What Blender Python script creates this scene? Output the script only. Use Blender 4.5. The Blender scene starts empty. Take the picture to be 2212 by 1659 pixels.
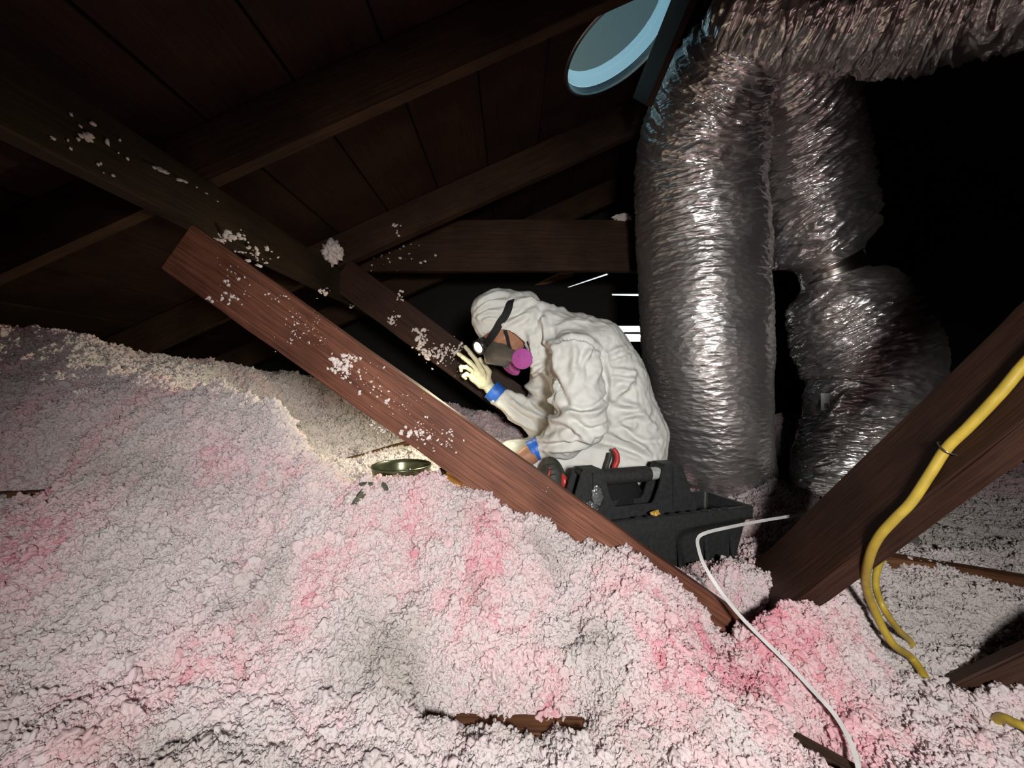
import bpy, bmesh, math, random
import numpy as np
from mathutils import Vector, Matrix, Euler
from mathutils.geometry import tessellate_polygon

# ------------------------------------------------------------------ camera
C = bpy.context.scene.collection
SC = bpy.context.scene
F = 850.0                      # focal length in pixels of the 2212 x 1659 frame
CX, CY = 1106.0, 829.5
cam_d = bpy.data.cameras.new('camera')
cam_d.sensor_width = 36.0
cam_d.lens = 36.0 * F / 2212.0
cam_d.clip_start = 0.01
cam = bpy.data.objects.new('camera', cam_d)
C.objects.link(cam)
cam.location = (0, 0, 0)       # eye level is z = 0, the ceiling drywall lies at z = -0.75
cam.rotation_euler = (math.radians(90), 0, 0)
SC.camera = cam

# ------------------------------------------------------------------ sky
world = bpy.data.worlds.new('sky')
SC.world = world
world.use_nodes = True
wn = world.node_tree
wn.nodes.clear()
w_out = wn.nodes.new('ShaderNodeOutputWorld')
w_bg = wn.nodes.new('ShaderNodeBackground')
w_tc = wn.nodes.new('ShaderNodeTexCoord')
w_sep = wn.nodes.new('ShaderNodeSeparateXYZ')
w_ramp = wn.nodes.new('ShaderNodeValToRGB')
wn.links.new(w_tc.outputs['Generated'], w_sep.inputs[0])
wn.links.new(w_sep.outputs['Z'], w_ramp.inputs[0])
wn.links.new(w_ramp.outputs[0], w_bg.inputs[0])
wn.links.new(w_bg.outputs[0], w_out.inputs[0])
cr = w_ramp.color_ramp
cr.elements[0].position = 0.0; cr.elements[0].color = (1.0, 0.98, 0.92, 1)
cr.elements[1].position = 1.0; cr.elements[1].color = (0.05, 0.10, 0.17, 1)
e = cr.elements.new(0.30); e.color = (0.64, 0.80, 0.88, 1)
e = cr.elements.new(0.70); e.color = (0.19, 0.32, 0.38, 1)
w_bg.inputs[1].default_value = 1.45

# ------------------------------------------------------------------ the photographer's work light, beside the phone
lamp = bpy.data.lights.new('work_light', 'SPOT')
lamp.energy = 108.0
lamp.color = (1.0, 0.972, 0.935)
lamp.spot_size = math.radians(117)
lamp.spot_blend = 0.8
lamp.shadow_soft_size = 0.075
lo = bpy.data.objects.new('work_light', lamp)
C.objects.link(lo)
lo.location = (0.20, -0.40, 0.11)
aim = Vector((0.02, 1.0, -0.48))
lo.rotation_euler = (aim - Vector((0, 0, 0))).to_track_quat('-Z', 'Y').to_euler()

SC.view_settings.view_transform = 'Standard'
SC.view_settings.look = 'None'
SC.view_settings.gamma = 1.0
SC.view_settings.use_curve_mapping = False
SC.view_settings.exposure = 0.0
SC.cycles.use_denoising = True
SC.cycles.max_bounces = 7
SC.cycles.sample_clamp_indirect = 4.0
SC.cycles.caustics_reflective = False

rng = np.random.RandomState(7)
random.seed(7)


def P(u, v, Y):
    """World point that lies at depth Y on the sight line of pixel (u, v)."""
    return Vector(((u - CX) / F * Y, Y, -(v - CY) / F * Y))


# ------------------------------------------------------------------ helpers
def mesh_obj(name, verts, faces, m=None, parent=None, smooth=False, kind=None):
    me = bpy.data.meshes.new(name)
    if isinstance(verts, np.ndarray):
        nv = len(verts); f = np.asarray(faces, dtype=np.int32)
        me.vertices.add(nv)
        me.vertices.foreach_set('co', np.asarray(verts, dtype=np.float32).ravel())
        k = f.shape[1]
        me.loops.add(f.size)
        me.loops.foreach_set('vertex_index', f.ravel())
        me.polygons.add(len(f))
        me.polygons.foreach_set('loop_start', np.arange(0, f.size, k, dtype=np.int32))
        me.update(calc_edges=True)
        me.validate()
    else:
        me.from_pydata([tuple(v) for v in verts], [], [tuple(f) for f in faces])
        me.update()
    if smooth:
        me.polygons.foreach_set('use_smooth', np.ones(len(me.polygons), dtype=bool))
    o = bpy.data.objects.new(name, me)
    C.objects.link(o)
    if m: me.materials.append(m)
    if parent: o.parent = parent
    if kind: o['kind'] = kind
    return o


def bm_obj(name, bm, m=None, parent=None, smooth=False, kind=None):
    me = bpy.data.meshes.new(name)
    bmesh.ops.recalc_face_normals(bm, faces=bm.faces)
    bm.to_mesh(me); bm.free()
    if smooth:
        for p in me.polygons: p.use_smooth = True
    o = bpy.data.objects.new(name, me)
    C.objects.link(o)
    if m: me.materials.append(m)
    if parent: o.parent = parent
    if kind: o['kind'] = kind
    return o


def tag(o, label, cat, group=None):
    o['label'] = label; o['category'] = cat
    if group: o['group'] = group
    return o


def empty(name, loc, label=None, cat=None, group=None):
    o = bpy.data.objects.new(name, None)
    o.empty_display_size = 0.05
    C.objects.link(o)
    o.location = loc
    if label: tag(o, label, cat, group)
    return o


def child(o, parent):
    """Parent o to an unrotated Empty and keep it where it stands."""
    o.parent = parent
    o.location = Vector(o.location) - Vector(parent.location)
    return o


def frame_matrix(p, ex, ey, ez):
    M = Matrix((ex, ey, ez)).transposed().to_4x4()
    M.translation = p
    return M


def board(name, p0, p1, up, w, h, m, parent=None, bev=0.003, seg=10, rough=0.0012, kind=None):
    """Rough-sawn lumber from p0 to p1: w = thickness across, h = height along `up`; local X runs along the grain."""
    p0, p1 = Vector(p0), Vector(p1)
    ex = (p1 - p0); L = ex.length; ex.normalize()
    ez = Vector(up) - ex * Vector(up).dot(ex); ez.normalize()
    ey = ez.cross(ex)
    bm = bmesh.new()
    bmesh.ops.create_cube(bm, size=1.0)
    for v in bm.verts: v.co = Vector((v.co.x * L, v.co.y * w, v.co.z * h))
    if bev > 0:
        bmesh.ops.bevel(bm, geom=list(bm.edges), offset=bev, segments=2, affect='EDGES')
    n = max(2, min(seg, int(L / 0.08)))
    for i in range(1, n):
        x = -L / 2 + L * i / n
        bmesh.ops.bisect_plane(bm, geom=list(bm.verts) + list(bm.edges) + list(bm.faces), plane_co=(x, 0, 0), plane_no=(1, 0, 0))
    rr = random.Random(int(L * 1000) + len(name))
    for v in bm.verts:
        v.co.y += rr.uniform(-rough, rough); v.co.z += rr.uniform(-rough, rough)
    o = bm_obj(name, bm, m, parent, kind=kind)
    o.matrix_world = frame_matrix((p0 + p1) / 2, ex, ey, ez)
    return o


def add_box(bm, c, s, rot=None, bev=0.0, taper=1.0):
    bm2 = bmesh.new()
    bmesh.ops.create_cube(bm2, size=1.0)
    for v in bm2.verts:
        t = taper if v.co.z < 0 else 1.0
        v.co = Vector((v.co.x * s[0] * t, v.co.y * s[1] * t, v.co.z * s[2]))
    if bev > 0:
        bmesh.ops.bevel(bm2, geom=list(bm2.edges), offset=bev, segments=2, affect='EDGES')
    M = Matrix.Translation(Vector(c))
    if rot is not None: M = M @ rot.to_4x4()
    bmesh.ops.transform(bm2, matrix=M, verts=bm2.verts)
    tmp = bpy.data.meshes.new('tmp'); bm2.to_mesh(tmp); bm2.free()
    bm.from_mesh(tmp); bpy.data.meshes.remove(tmp)


def catmull(pts, n):
    """n samples of a Catmull-Rom curve through the rows of pts (any number of columns)."""
    pts = np.asarray(pts, dtype=float)
    q = np.vstack([2 * pts[0] - pts[1], pts, 2 * pts[-1] - pts[-2]])
    k = len(pts) - 1
    t = np.linspace(0, k, n); i = np.minimum(t.astype(int), k - 1); f = (t - i)[:, None]
    a, b, c, d = q[i], q[i + 1], q[i + 2], q[i + 3]
    return 0.5 * (2 * b + (c - a) * f + (2 * a - 5 * b + 4 * c - d) * f ** 2 + (3 * b - a - 3 * c + d) * f ** 3)


def frames(path):
    t = np.gradient(path, axis=0)
    t /= np.linalg.norm(t, axis=1, keepdims=True)
    n = np.zeros_like(t)
    ref = np.array([0.0, -1.0, 0.0])
    if abs(t[0] @ ref) > 0.9: ref = np.array([1.0, 0.0, 0.0])
    n[0] = ref - t[0] * (ref @ t[0]); n[0] /= np.linalg.norm(n[0])
    for i in range(1, len(t)):
        v = n[i - 1] - t[i] * (n[i - 1] @ t[i]); n[i] = v / np.linalg.norm(v)
    return t, n, np.cross(t, n)


def grid_faces(nr, nc, wrap):
    i = np.arange(nr - 1)[:, None]; j = np.arange(nc if wrap else nc - 1)[None, :]
    j2 = (j + 1) % nc
    return np.stack([i * nc + j, i * nc + j2, (i + 1) * nc + j2, (i + 1) * nc + j], -1).reshape(-1, 4)


def tube(name, pts, r, m, parent=None, n=None, sides=10, flat=1.0, kind=None):
    """Round cord (or oval, flat < 1) through points; r a number or one per point."""
    pts = np.array([list(p) for p in pts], dtype=float)
    rr = np.full(len(pts), r) if np.isscalar(r) else np.asarray(r, dtype=float)
    n = n or len(pts) * 8
    q = catmull(np.column_stack([pts, rr]), n)
    path, rad = q[:, :3], q[:, 3]
    t, a, b = frames(path)
    th = np.linspace(0, 2 * math.pi, sides, endpoint=False)
    v = path[:, None] + rad[:, None, None] * (np.cos(th)[None, :, None] * a[:, None] * flat + np.sin(th)[None, :, None] * b[:, None])
    verts = np.vstack([v.reshape(-1, 3), path[:1], path[-1:]])
    f = grid_faces(n, sides, True).tolist()
    e0, e1 = n * sides, n * sides + 1
    for k in range(sides):
        k2 = (k + 1) % sides
        f.append((e0, k2, k)); f.append((e1, (n - 1) * sides + k, (n - 1) * sides + k2))
    return mesh_obj(name, [tuple(x) for x in verts], f, m, parent, True, kind)


def lathe(name, prof, m, parent=None, n=40, smooth=True):
    prof = np.asarray(prof, dtype=float)
    th = np.linspace(0, 2 * math.pi, n, endpoint=False)
    v = np.stack([prof[:, 0:1] * np.cos(th), prof[:, 0:1] * np.sin(th), np.repeat(prof[:, 1:2], n, 1)], -1).reshape(-1, 3)
    return mesh_obj(name, v, grid_faces(len(prof), n, True), m, parent, smooth)


# vectorised gradient noise
_perm = rng.permutation(256); _perm = np.concatenate([_perm, _perm, _perm])
_grad = rng.normal(size=(256, 3)); _grad /= np.linalg.norm(_grad, axis=1, keepdims=True)


def noise(p):
    p = np.asarray(p, dtype=np.float64)
    i = np.floor(p).astype(int); f = p - i; i &= 255
    u = f * f * f * (f * (f * 6 - 15) + 10)
    out = np.zeros(len(p))
    for dx in (0, 1):
        for dy in (0, 1):
            for dz in (0, 1):
                h = _perm[_perm[_perm[(i[:, 0] + dx) & 255] + ((i[:, 1] + dy) & 255)] + ((i[:, 2] + dz) & 255)]
                g = _grad[h]
                d = g[:, 0] * (f[:, 0] - dx) + g[:, 1] * (f[:, 1] - dy) + g[:, 2] * (f[:, 2] - dz)
                w = (u[:, 0] if dx else 1 - u[:, 0]) * (u[:, 1] if dy else 1 - u[:, 1]) * (u[:, 2] if dz else 1 - u[:, 2])
                out += d * w
    return out * 1.6


def sstep(a, b, x):
    t = np.clip((x - a) / (b - a), 0, 1)
    return t * t * (3 - 2 * t)


# ------------------------------------------------------------------ materials
def new_mat(name):
    m = bpy.data.materials.new(name); m.use_nodes = True
    nt = m.node_tree; b = nt.nodes['Principled BSDF']
    return m, nt, b


def plain(name, col, rough=0.6, metal=0.0, spec=0.4, bump=0.0, bscale=60.0, var=0.12):
    m, nt, b = new_mat(name)
    b.inputs['Roughness'].default_value = rough
    b.inputs['Metallic'].default_value = metal
    b.inputs['Specular IOR Level'].default_value = spec
    tc = nt.nodes.new('ShaderNodeTexCoord'); nz = nt.nodes.new('ShaderNodeTexNoise')
    nz.inputs['Scale'].default_value = bscale; nz.inputs['Detail'].default_value = 5
    nt.links.new(tc.outputs['Object'], nz.inputs['Vector'])
    rp = nt.nodes.new('ShaderNodeValToRGB')
    rp.color_ramp.elements[0].position = 0.3; rp.color_ramp.elements[1].position = 0.7
    rp.color_ramp.elements[0].color = tuple(c * (1 - var) for c in col) + (1,)
    rp.color_ramp.elements[1].color = tuple(min(1, c * (1 + var)) for c in col) + (1,)
    nt.links.new(nz.outputs['Fac'], rp.inputs[0]); nt.links.new(rp.outputs[0], b.inputs['Base Color'])
    if bump > 0:
        bp = nt.nodes.new('ShaderNodeBump'); bp.inputs['Strength'].default_value = bump; bp.inputs['Distance'].default_value = 0.003
        nt.links.new(nz.outputs['Fac'], bp.inputs['Height']); nt.links.new(bp.outputs[0], b.inputs['Normal'])
    return m


def wood(name, dark, light, rough=0.75, scale=1.0, stain=None, spec=0.2):
    m, nt, b = new_mat(name)
    N, Lk = nt.nodes.new, nt.links.new
    tc = N('ShaderNodeTexCoord'); mp = N('ShaderNodeMapping')
    oi = N('ShaderNodeObjectInfo'); off = N('ShaderNodeVectorMath'); off.operation = 'ADD'
    cmb = N('ShaderNodeCombineXYZ')
    mul = N('ShaderNodeMath'); mul.operation = 'MULTIPLY'; mul.inputs[1].default_value = 37.0
    Lk(oi.outputs['Random'], mul.inputs[0]); Lk(mul.outputs[0], cmb.inputs[0]); Lk(mul.outputs[0], cmb.inputs[1])
    Lk(tc.outputs['Object'], off.inputs[0]); Lk(cmb.outputs[0], off.inputs[1])
    mp.inputs['Scale'].default_value = (2.2 * scale, 75 * scale, 75 * scale)
    Lk(off.outputs[0], mp.inputs['Vector'])
    n1 = N('ShaderNodeTexNoise'); n1.inputs['Scale'].default_value = 3.0; n1.inputs['Detail'].default_value = 7; n1.inputs['Roughness'].default_value = 0.62
    n1.inputs['Distortion'].default_value = 0.6
    Lk(mp.outputs[0], n1.inputs['Vector'])
    rp = N('ShaderNodeValToRGB')
    rp.color_ramp.elements[0].position = 0.32; rp.color_ramp.elements[0].color = dark + (1,)
    rp.color_ramp.elements[1].position = 0.70; rp.color_ramp.elements[1].color = light + (1,)
    Lk(n1.outputs['Fac'], rp.inputs[0])
    n2 = N('ShaderNodeTexNoise'); n2.inputs['Scale'].default_value = 5.0; n2.inputs['Detail'].default_value = 4
    Lk(off.outputs[0], n2.inputs['Vector'])
    r2 = N('ShaderNodeValToRGB')
    r2.color_ramp.elements[0].position = 0.35; r2.color_ramp.elements[0].color = (0.55, 0.5, 0.48, 1)
    r2.color_ramp.elements[1].position = 0.62; r2.color_ramp.elements[1].color = (1, 1, 1, 1)
    Lk(n2.outputs['Fac'], r2.inputs[0])
    mx = N('ShaderNodeMix'); mx.data_type = 'RGBA'; mx.blend_type = 'MULTIPLY'; mx.inputs[0].default_value = 1.0
    Lk(rp.outputs[0], mx.inputs[6]); Lk(r2.outputs[0], mx.inputs[7])
    Lk(mx.outputs[2], b.inputs['Base Color'])
    b.inputs['Roughness'].default_value = rough
    b.inputs['Specular IOR Level'].default_value = spec
    bp = N('ShaderNodeBump'); bp.inputs['Strength'].default_value = 0.5; bp.inputs['Distance'].default_value = 0.0015
    Lk(n1.outputs['Fac'], bp.inputs['Height']); Lk(bp.outputs[0], b.inputs['Normal'])
    return m


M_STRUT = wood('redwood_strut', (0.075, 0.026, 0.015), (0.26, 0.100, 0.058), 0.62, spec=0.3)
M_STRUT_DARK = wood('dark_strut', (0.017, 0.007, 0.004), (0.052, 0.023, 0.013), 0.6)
M_RAFTER = wood('rafter_wood', (0.026, 0.0125, 0.0065), (0.066, 0.034, 0.017))
M_PURLIN = wood('purlin_wood', (0.017, 0.0105, 0.005), (0.046, 0.029, 0.013))
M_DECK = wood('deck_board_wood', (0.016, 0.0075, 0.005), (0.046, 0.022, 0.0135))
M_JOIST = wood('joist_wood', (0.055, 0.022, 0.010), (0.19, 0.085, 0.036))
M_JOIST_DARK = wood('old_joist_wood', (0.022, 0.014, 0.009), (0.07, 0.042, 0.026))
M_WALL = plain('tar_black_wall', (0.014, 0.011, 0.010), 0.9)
M_DRYWALL = plain('drywall_back', (0.25, 0.22, 0.19), 0.9)

# ------------------------------------------------------------------ the attic shell
R0, RS = 1.02, 0.45                       # underside of the roof boards: z = R0 + RS * x, up to the ridge
RIDGE = 1.8
Y0, Y1 = -1.5, 3.0
SLX, SLY, SLR = 0.38, 1.388, 0.20         # daylight tube opening
cs = 1 / math.sqrt(1 + RS * RS); sn = RS * cs
E_S, E_N = Vector((cs, 0, sn)), Vector((-sn, 0, cs))


def roof_z(x):
    return R0 + RS * x if x < RIDGE else R0 + RS * RIDGE - RS * (x - RIDGE)


def slope_pt(s, y, n=0.0):
    """Point on the left roof slope, s metres up the slope from x = 0, n above the boards' underside."""
    return Vector((0, y, R0)) + E_S * s + E_N * n


fl = mesh_obj('floor', [(-3.95, Y0, -0.75), (3.25, Y0, -0.75), (3.25, Y1, -0.75), (-3.95, Y1, -0.75),
                        (-3.95, Y0, -0.77), (3.25, Y0, -0.77), (3.25, Y1, -0.77), (-3.95, Y1, -0.77)],
              [(0, 1, 2, 3), (7, 6, 5, 4), (0, 4, 5, 1), (1, 5, 6, 2), (2, 6, 7, 3), (3, 7, 4, 0)], M_DRYWALL, kind='structure')

# felt above the boards, with a square hole for the daylight tube
sA, sB = 0.119 / cs, 0.567 / cs
yA, yB = 1.165, 1.615
eL, eR = -3.95 / cs, RIDGE / cs
fv, ff = [], []


def quad(a, b, c, d):
    k = len(fv); fv.extend([a, b, c, d]); ff.append((k, k + 1, k + 2, k + 3))


for n in (0.024, 0.034):
    for s0, s1, q0, q1 in ((eL, sA, Y0 - .1, Y1 + .1), (sB, eR + .02, Y0 - .1, Y1 + .1), (sA, sB, Y0 - .1, yA), (sA, sB, yB, Y1 + .1)):
        quad(slope_pt(s0, q0, n), slope_pt(s1, q0, n), slope_pt(s1, q1, n), slope_pt(s0, q1, n))
    zr = R0 + RS * RIDGE + n / cs
    quad(Vector((RIDGE - .02, Y0 - .1, zr)), Vector((3.4, Y0 - .1, zr - RS * 1.6)), Vector((3.4, Y1 + .1, zr - RS * 1.6)), Vector((RIDGE - .02, Y1 + .1, zr)))
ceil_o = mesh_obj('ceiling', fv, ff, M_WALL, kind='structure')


def plank(s0, s1, q0, q1):
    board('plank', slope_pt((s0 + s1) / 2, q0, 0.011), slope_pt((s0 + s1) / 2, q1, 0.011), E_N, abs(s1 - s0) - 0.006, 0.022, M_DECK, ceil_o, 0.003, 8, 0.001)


pw = 0.224 / cs
k0 = int((eL - sA) / pw)
for k in range(k0, 8):
    s0 = sA + k * pw; s1 = min(s0 + pw, eR)
    if s1 - s0 < 0.05: continue
    if k in (0, 1):
        plank(s0, s1, Y0, yA); plank(s0, s1, yB, Y1)
    else:
        plank(s0, s1, Y0, Y1)
for k in range(6):                                            # the far slope beyond the ridge
    x0 = RIDGE + 0.02 + k * 0.224
    if x0 > 3.1: break
    xm = x0 + 0.11
    board('plank', (xm, Y0, roof_z(xm) + .011), (xm, Y1, roof_z(xm) + .011), Vector((sn, 0, cs)), 0.24, 0.022, M_DECK, ceil_o, 0.003, 6, 0.001)

RAFT_Y = (-1.25, -0.5, 0.25, 1.0, 1.75, 2.5)
for y in RAFT_Y:                                              # 2 x 6 rafters, undersides 0.15 below the boards
    sL = -3.6 / cs
    board('rafter', slope_pt(sL, y + 0.02, -0.0705), slope_pt(eR - .05, y + 0.02, -0.0705), E_N, 0.04, 0.138, M_RAFTER, ceil_o, 0.003, 14, 0.0015)
    board('rafter', (RIDGE + .05, y + 0.02, roof_z(RIDGE + .05) - .078), (3.2, y + 0.02, roof_z(3.2) - .078), Vector((sn, 0, cs)), 0.04, 0.138, M_RAFTER, ceil_o, 0.003, 8, 0.0015)
board('ridge_board', (RIDGE, Y0, R0 + RS * RIDGE - .11), (RIDGE, Y1, R0 + RS * RIDGE - .11), (0, 0, 1), 0.025, 0.19, M_RAFTER, ceil_o)


def wall_with_holes(name, y, outer, holes, thick, m):
    polys = [[Vector((x, z, 0)) for x, z in outer]] + [[Vector((x, z, 0)) for x, z in h] for h in holes]
    tri = tessellate_polygon(polys)
    flat = [p for pl in polys for p in pl]
    bm = bmesh.new()
    a = [bm.verts.new((p.x, y, p.y)) for p in flat]
    b = [bm.verts.new((p.x, y + thick, p.y)) for p in flat]
    for t in tri:
        bm.faces.new([a[i] for i in t]); bm.faces.new([b[i] for i in reversed(t)])
    k = 0
    for pl in polys:
        n = len(pl)
        for i in range(n):
            j = (i + 1) % n
            bm.faces.new((a[k + i], a[k + j], b[k + j], b[k + i]))
        k += n
    return bm_obj(name, bm, m, kind='structure')


def px_hole(y, pts):
    return [((u - CX) / F * y, -(v - CY) / F * y) for u, v in pts]


outer = [(-3.95, -.77), (3.25, -.77), (3.25, 1.35), (RIDGE, R0 + RS * RIDGE + .06), (-3.95, R0 - RS * 3.95 + .06)]
vent = px_hole(Y1, [(1335, 703), (1425, 703), (1425, 738), (1335, 738)])
slit1 = px_hole(Y1, [(1322, 633.5), (1420, 633.5), (1420, 640), (1322, 638)])
slit2 = px_hole(Y1, [(1225, 619.5), (1313, 589), (1315, 593), (1228, 621)])
slit3 = px_hole(Y1, [(1148, 617), (1208, 590), (1240, 589), (1238, 595), (1215, 604), (1180, 614)])
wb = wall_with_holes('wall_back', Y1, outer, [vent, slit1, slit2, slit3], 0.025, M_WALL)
for v in (719.5,):                                           # the blade across the eave vent
    a, b = P(1325, v, Y1 + .012), P(1435, v, Y1 + .012)
    board('louver', a, b, (0, 0, 1), 0.02, 0.011, M_JOIST_DARK, wb, 0.001, 2)
M_TAIL = wood('daylit_tail_wood', (0.36, 0.17, 0.075), (0.75, 0.42, 0.20))
# rafter tail put outside the widest gap, its wood lightened to look daylit
board('rafter_tail', P(1120, 626, Y1 + .07), P(1290, 566, Y1 + .07), (0, 0, 1), 0.04, 0.14, M_TAIL, wb, 0.002, 4)
wall_with_holes('wall_front', Y0 - .025, outer, [], 0.025, M_WALL)
for name, x, zt in (('wall_right', 3.25, 1.35), ('wall_left', -3.95, -0.70)):
    bm = bmesh.new(); add_box(bm, (x + (.015 if x > 0 else -.015), (Y0 + Y1) / 2, (zt - .77) / 2), (0.03, Y1 - Y0, zt + .77)); bm_obj(name, bm, M_WALL, kind='structure')

# ------------------------------------------------------------------ timbers that stand free in the attic
pu = board('purlin', (-0.786, Y0 + .05, 0.448), (-0.786, Y1 - .05, 0.448), (0, 0, 1), 0.040, 0.128, M_PURLIN, None, 0.003, 20, 0.0015)
tag(pu, 'long brown purlin under the left roof slope, carrying insulation crumbs', 'beam')
tb = board('tie_beam', (-0.80, 2.02, 0.705), (1.70, 2.02, 0.705), (0, 0, 1), 0.04, 0.26, M_RAFTER, None, 0.003, 16, 0.0015)
tag(tb, 'wide dark level tie beam crossing above the kneeling worker', 'beam')

SY = 0.939


def on_strut(u):
    return P(u, 630.5 + 0.711 * (u - 524), SY)


st = board('roof_strut', on_strut(394), on_strut(1790), (0.58, 0, 0.81), 0.038, 0.1245, M_STRUT, None, 0.0025, 30, 0.0012)
tag(st, 'long reddish brown diagonal strut in front of the kneeling worker, flecked white', 'beam')
Y2 = 1.77
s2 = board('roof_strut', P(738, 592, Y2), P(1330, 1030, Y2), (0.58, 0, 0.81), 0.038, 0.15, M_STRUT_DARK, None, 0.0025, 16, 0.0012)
tag(s2, 'dark diagonal strut behind the headlamp, patched with pink insulation', 'beam')

# right brace, turned about its length so that its narrow edge shows
ra = P(1712, 1243, 0.95)
rb_dir = (P(2150, 872, 0.63) - ra).normalized()
vd = (ra + rb_dir * 0.4).normalized()
fdir = (-vd - rb_dir * (-vd).dot(rb_dir)).normalized()
sdir = rb_dir.cross(fdir).normalized()
if sdir.x < 0: sdir = -sdir
ph = math.radians(46)
n_w = (fdir * math.cos(ph) - sdir * math.sin(ph)).normalized()
n_n = (fdir * math.sin(ph) + sdir * math.cos(ph)).normalized()
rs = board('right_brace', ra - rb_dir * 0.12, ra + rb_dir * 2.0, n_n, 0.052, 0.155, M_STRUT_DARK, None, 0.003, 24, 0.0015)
tag(rs, 'thick dark brown brace at the right with a yellow cable stapled on it', 'beam')
M_rs = rs.matrix_world.copy()

lb = board('leaning_board', P(1386, 222, 1.365), P(1488, -28, 1.175), P(1505, 0, 1.10) - P(1450, 0, 1.29), 0.022, 0.20, M_STRUT_DARK, None, 0.002, 8)
tag(lb, 'dark leaning board between the daylight tube and the foil ducts', 'board')

# ------------------------------------------------------------------ daylight tube
def clear_mat(name, tint, gloss, milky=0.0, milk_col=(0.5, 0.6, 0.62)):
    m, nt, b = new_mat(name)
    N, Lk = nt.nodes.new, nt.links.new
    nt.nodes.remove(b)
    out = [n for n in nt.nodes if n.type == 'OUTPUT_MATERIAL'][0]
    tr = N('ShaderNodeBsdfTransparent'); tr.inputs[0].default_value = tint + (1,)
    gl = N('ShaderNodeBsdfGlossy'); gl.inputs['Roughness'].default_value = 0.12; gl.inputs[0].default_value = (0.9, 0.95, 1, 1)
    tl = N('ShaderNodeBsdfTranslucent'); tl.inputs[0].default_value = milk_col + (1,)
    m1 = N('ShaderNodeMixShader'); m1.inputs[0].default_value = milky
    Lk(tr.outputs[0], m1.inputs[1]); Lk(tl.outputs[0], m1.inputs[2])
    m2 = N('ShaderNodeMixShader'); m2.inputs[0].default_value = gloss
    Lk(m1.outputs[0], m2.inputs[1]); Lk(gl.outputs[0], m2.inputs[2])
    Lk(m2.outputs[0], out.inputs[0])
    return m


M_TUBE_CLEAR = clear_mat('ribbed_clear_acrylic', (0.52, 0.70, 0.76), 0.08, 0.25, (0.62, 0.80, 0.85))
M_DOME = clear_mat('prismatic_grey_acrylic', (0.22, 0.26, 0.25), 0.05, 0.8, (0.13, 0.165, 0.155))
M_RING = plain('dull_aluminium_ring', (0.35, 0.37, 0.37), 0.35, 1.0)
sl = empty('daylight_tube', slope_pt(SLX / cs, SLY, 0), 'round daylight tube opening with a grey prismatic dome and bright ribbed rim', 'skylight')
MS = frame_matrix(slope_pt(SLX / cs, SLY, 0), E_S, Vector((0, 1, 0)), E_N)


def sl_obj(o):
    o.parent = sl
    o.matrix_world = MS
    o.matrix_local = Matrix.Translation(-Vector(sl.location)) @ MS
    return o


bm = bmesh.new()                                              # square curb plate with the round hole
n = 72; hs = (sB - sA) / 2; hy = (yB - yA) / 2
cx_, cy_ = (sA + sB) / 2 - SLX / cs, (yA + yB) / 2 - SLY
rings = []
for z in (0.0, 0.022):
    ci, so = [], []
    for k in range(n):
        t = 2 * math.pi * k / n
        c, s = math.cos(t), math.sin(t)
        ci.append(bm.verts.new((SLR * c, SLR * s, z)))
        q = min(hs / abs(c) if abs(c) > 1e-6 else 9, hy / abs(s) if abs(s) > 1e-6 else 9)
        so.append(bm.verts.new((cx_ + q * c, cy_ + q * s, z)))
    for k in range(n):
        j = (k + 1) % n
        bm.faces.new((ci[k], ci[j], so[j], so[k]))
    rings.append((ci, so))
for w in (0, 1):
    for k in range(n):
        j = (k + 1) % n
        bm.faces.new((rings[0][w][k], rings[0][w][j], rings[1][w][j], rings[1][w][k]))
sl_obj(bm_obj('curb_plate', bm, M_DECK))
sl_obj(lathe('ring', [(0.2, -0.004), (0.211, -0.004), (0.213, 0.0), (0.213, 0.03), (0.2, 0.03), (0.1985, 0.0), (0.2, -0.004)], M_RING, None, 72))
nr = 110                                                       # ribbed clear side wall
v, th = [], np.linspace(0, 2 * math.pi, nr * 4, endpoint=False)
rad = 0.197 + 0.0018 * np.abs(np.sin(th * nr / 2))
rows = [(0.03, 0), (0.05, .0), (0.075, -.003), (0.088, -.012)]
v = np.stack([np.stack([(rad + dr) * np.cos(th), (rad + dr) * np.sin(th), np.full_like(th, z)], -1) for z, dr in rows]).reshape(-1, 3)
sl_obj(mesh_obj('ribbed_wall', v, grid_faces(len(rows), len(th), True), M_TUBE_CLEAR, None, False))
# the dome: small pyramids pressed in a lattice
nd = 120
g = np.linspace(-1, 1, nd)
rr_, tt_ = np.meshgrid(np.linspace(0, 1, 60), np.linspace(0, 2 * math.pi, 200, endpoint=False), indexing='ij')
xx, yy = 0.188 * rr_ * np.cos(tt_), 0.188 * rr_ * np.sin(tt_)
zz = 0.087 + 0.055 * (1 - rr_ ** 2) + 0.0009 * (np.abs(np.sin(xx * 300)) + np.abs(np.sin(yy * 300)))
sl_obj(mesh_obj('dome', np.stack([xx, yy, zz], -1).reshape(-1, 3), grid_faces(60, 200, True), M_DOME, None, True))

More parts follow.
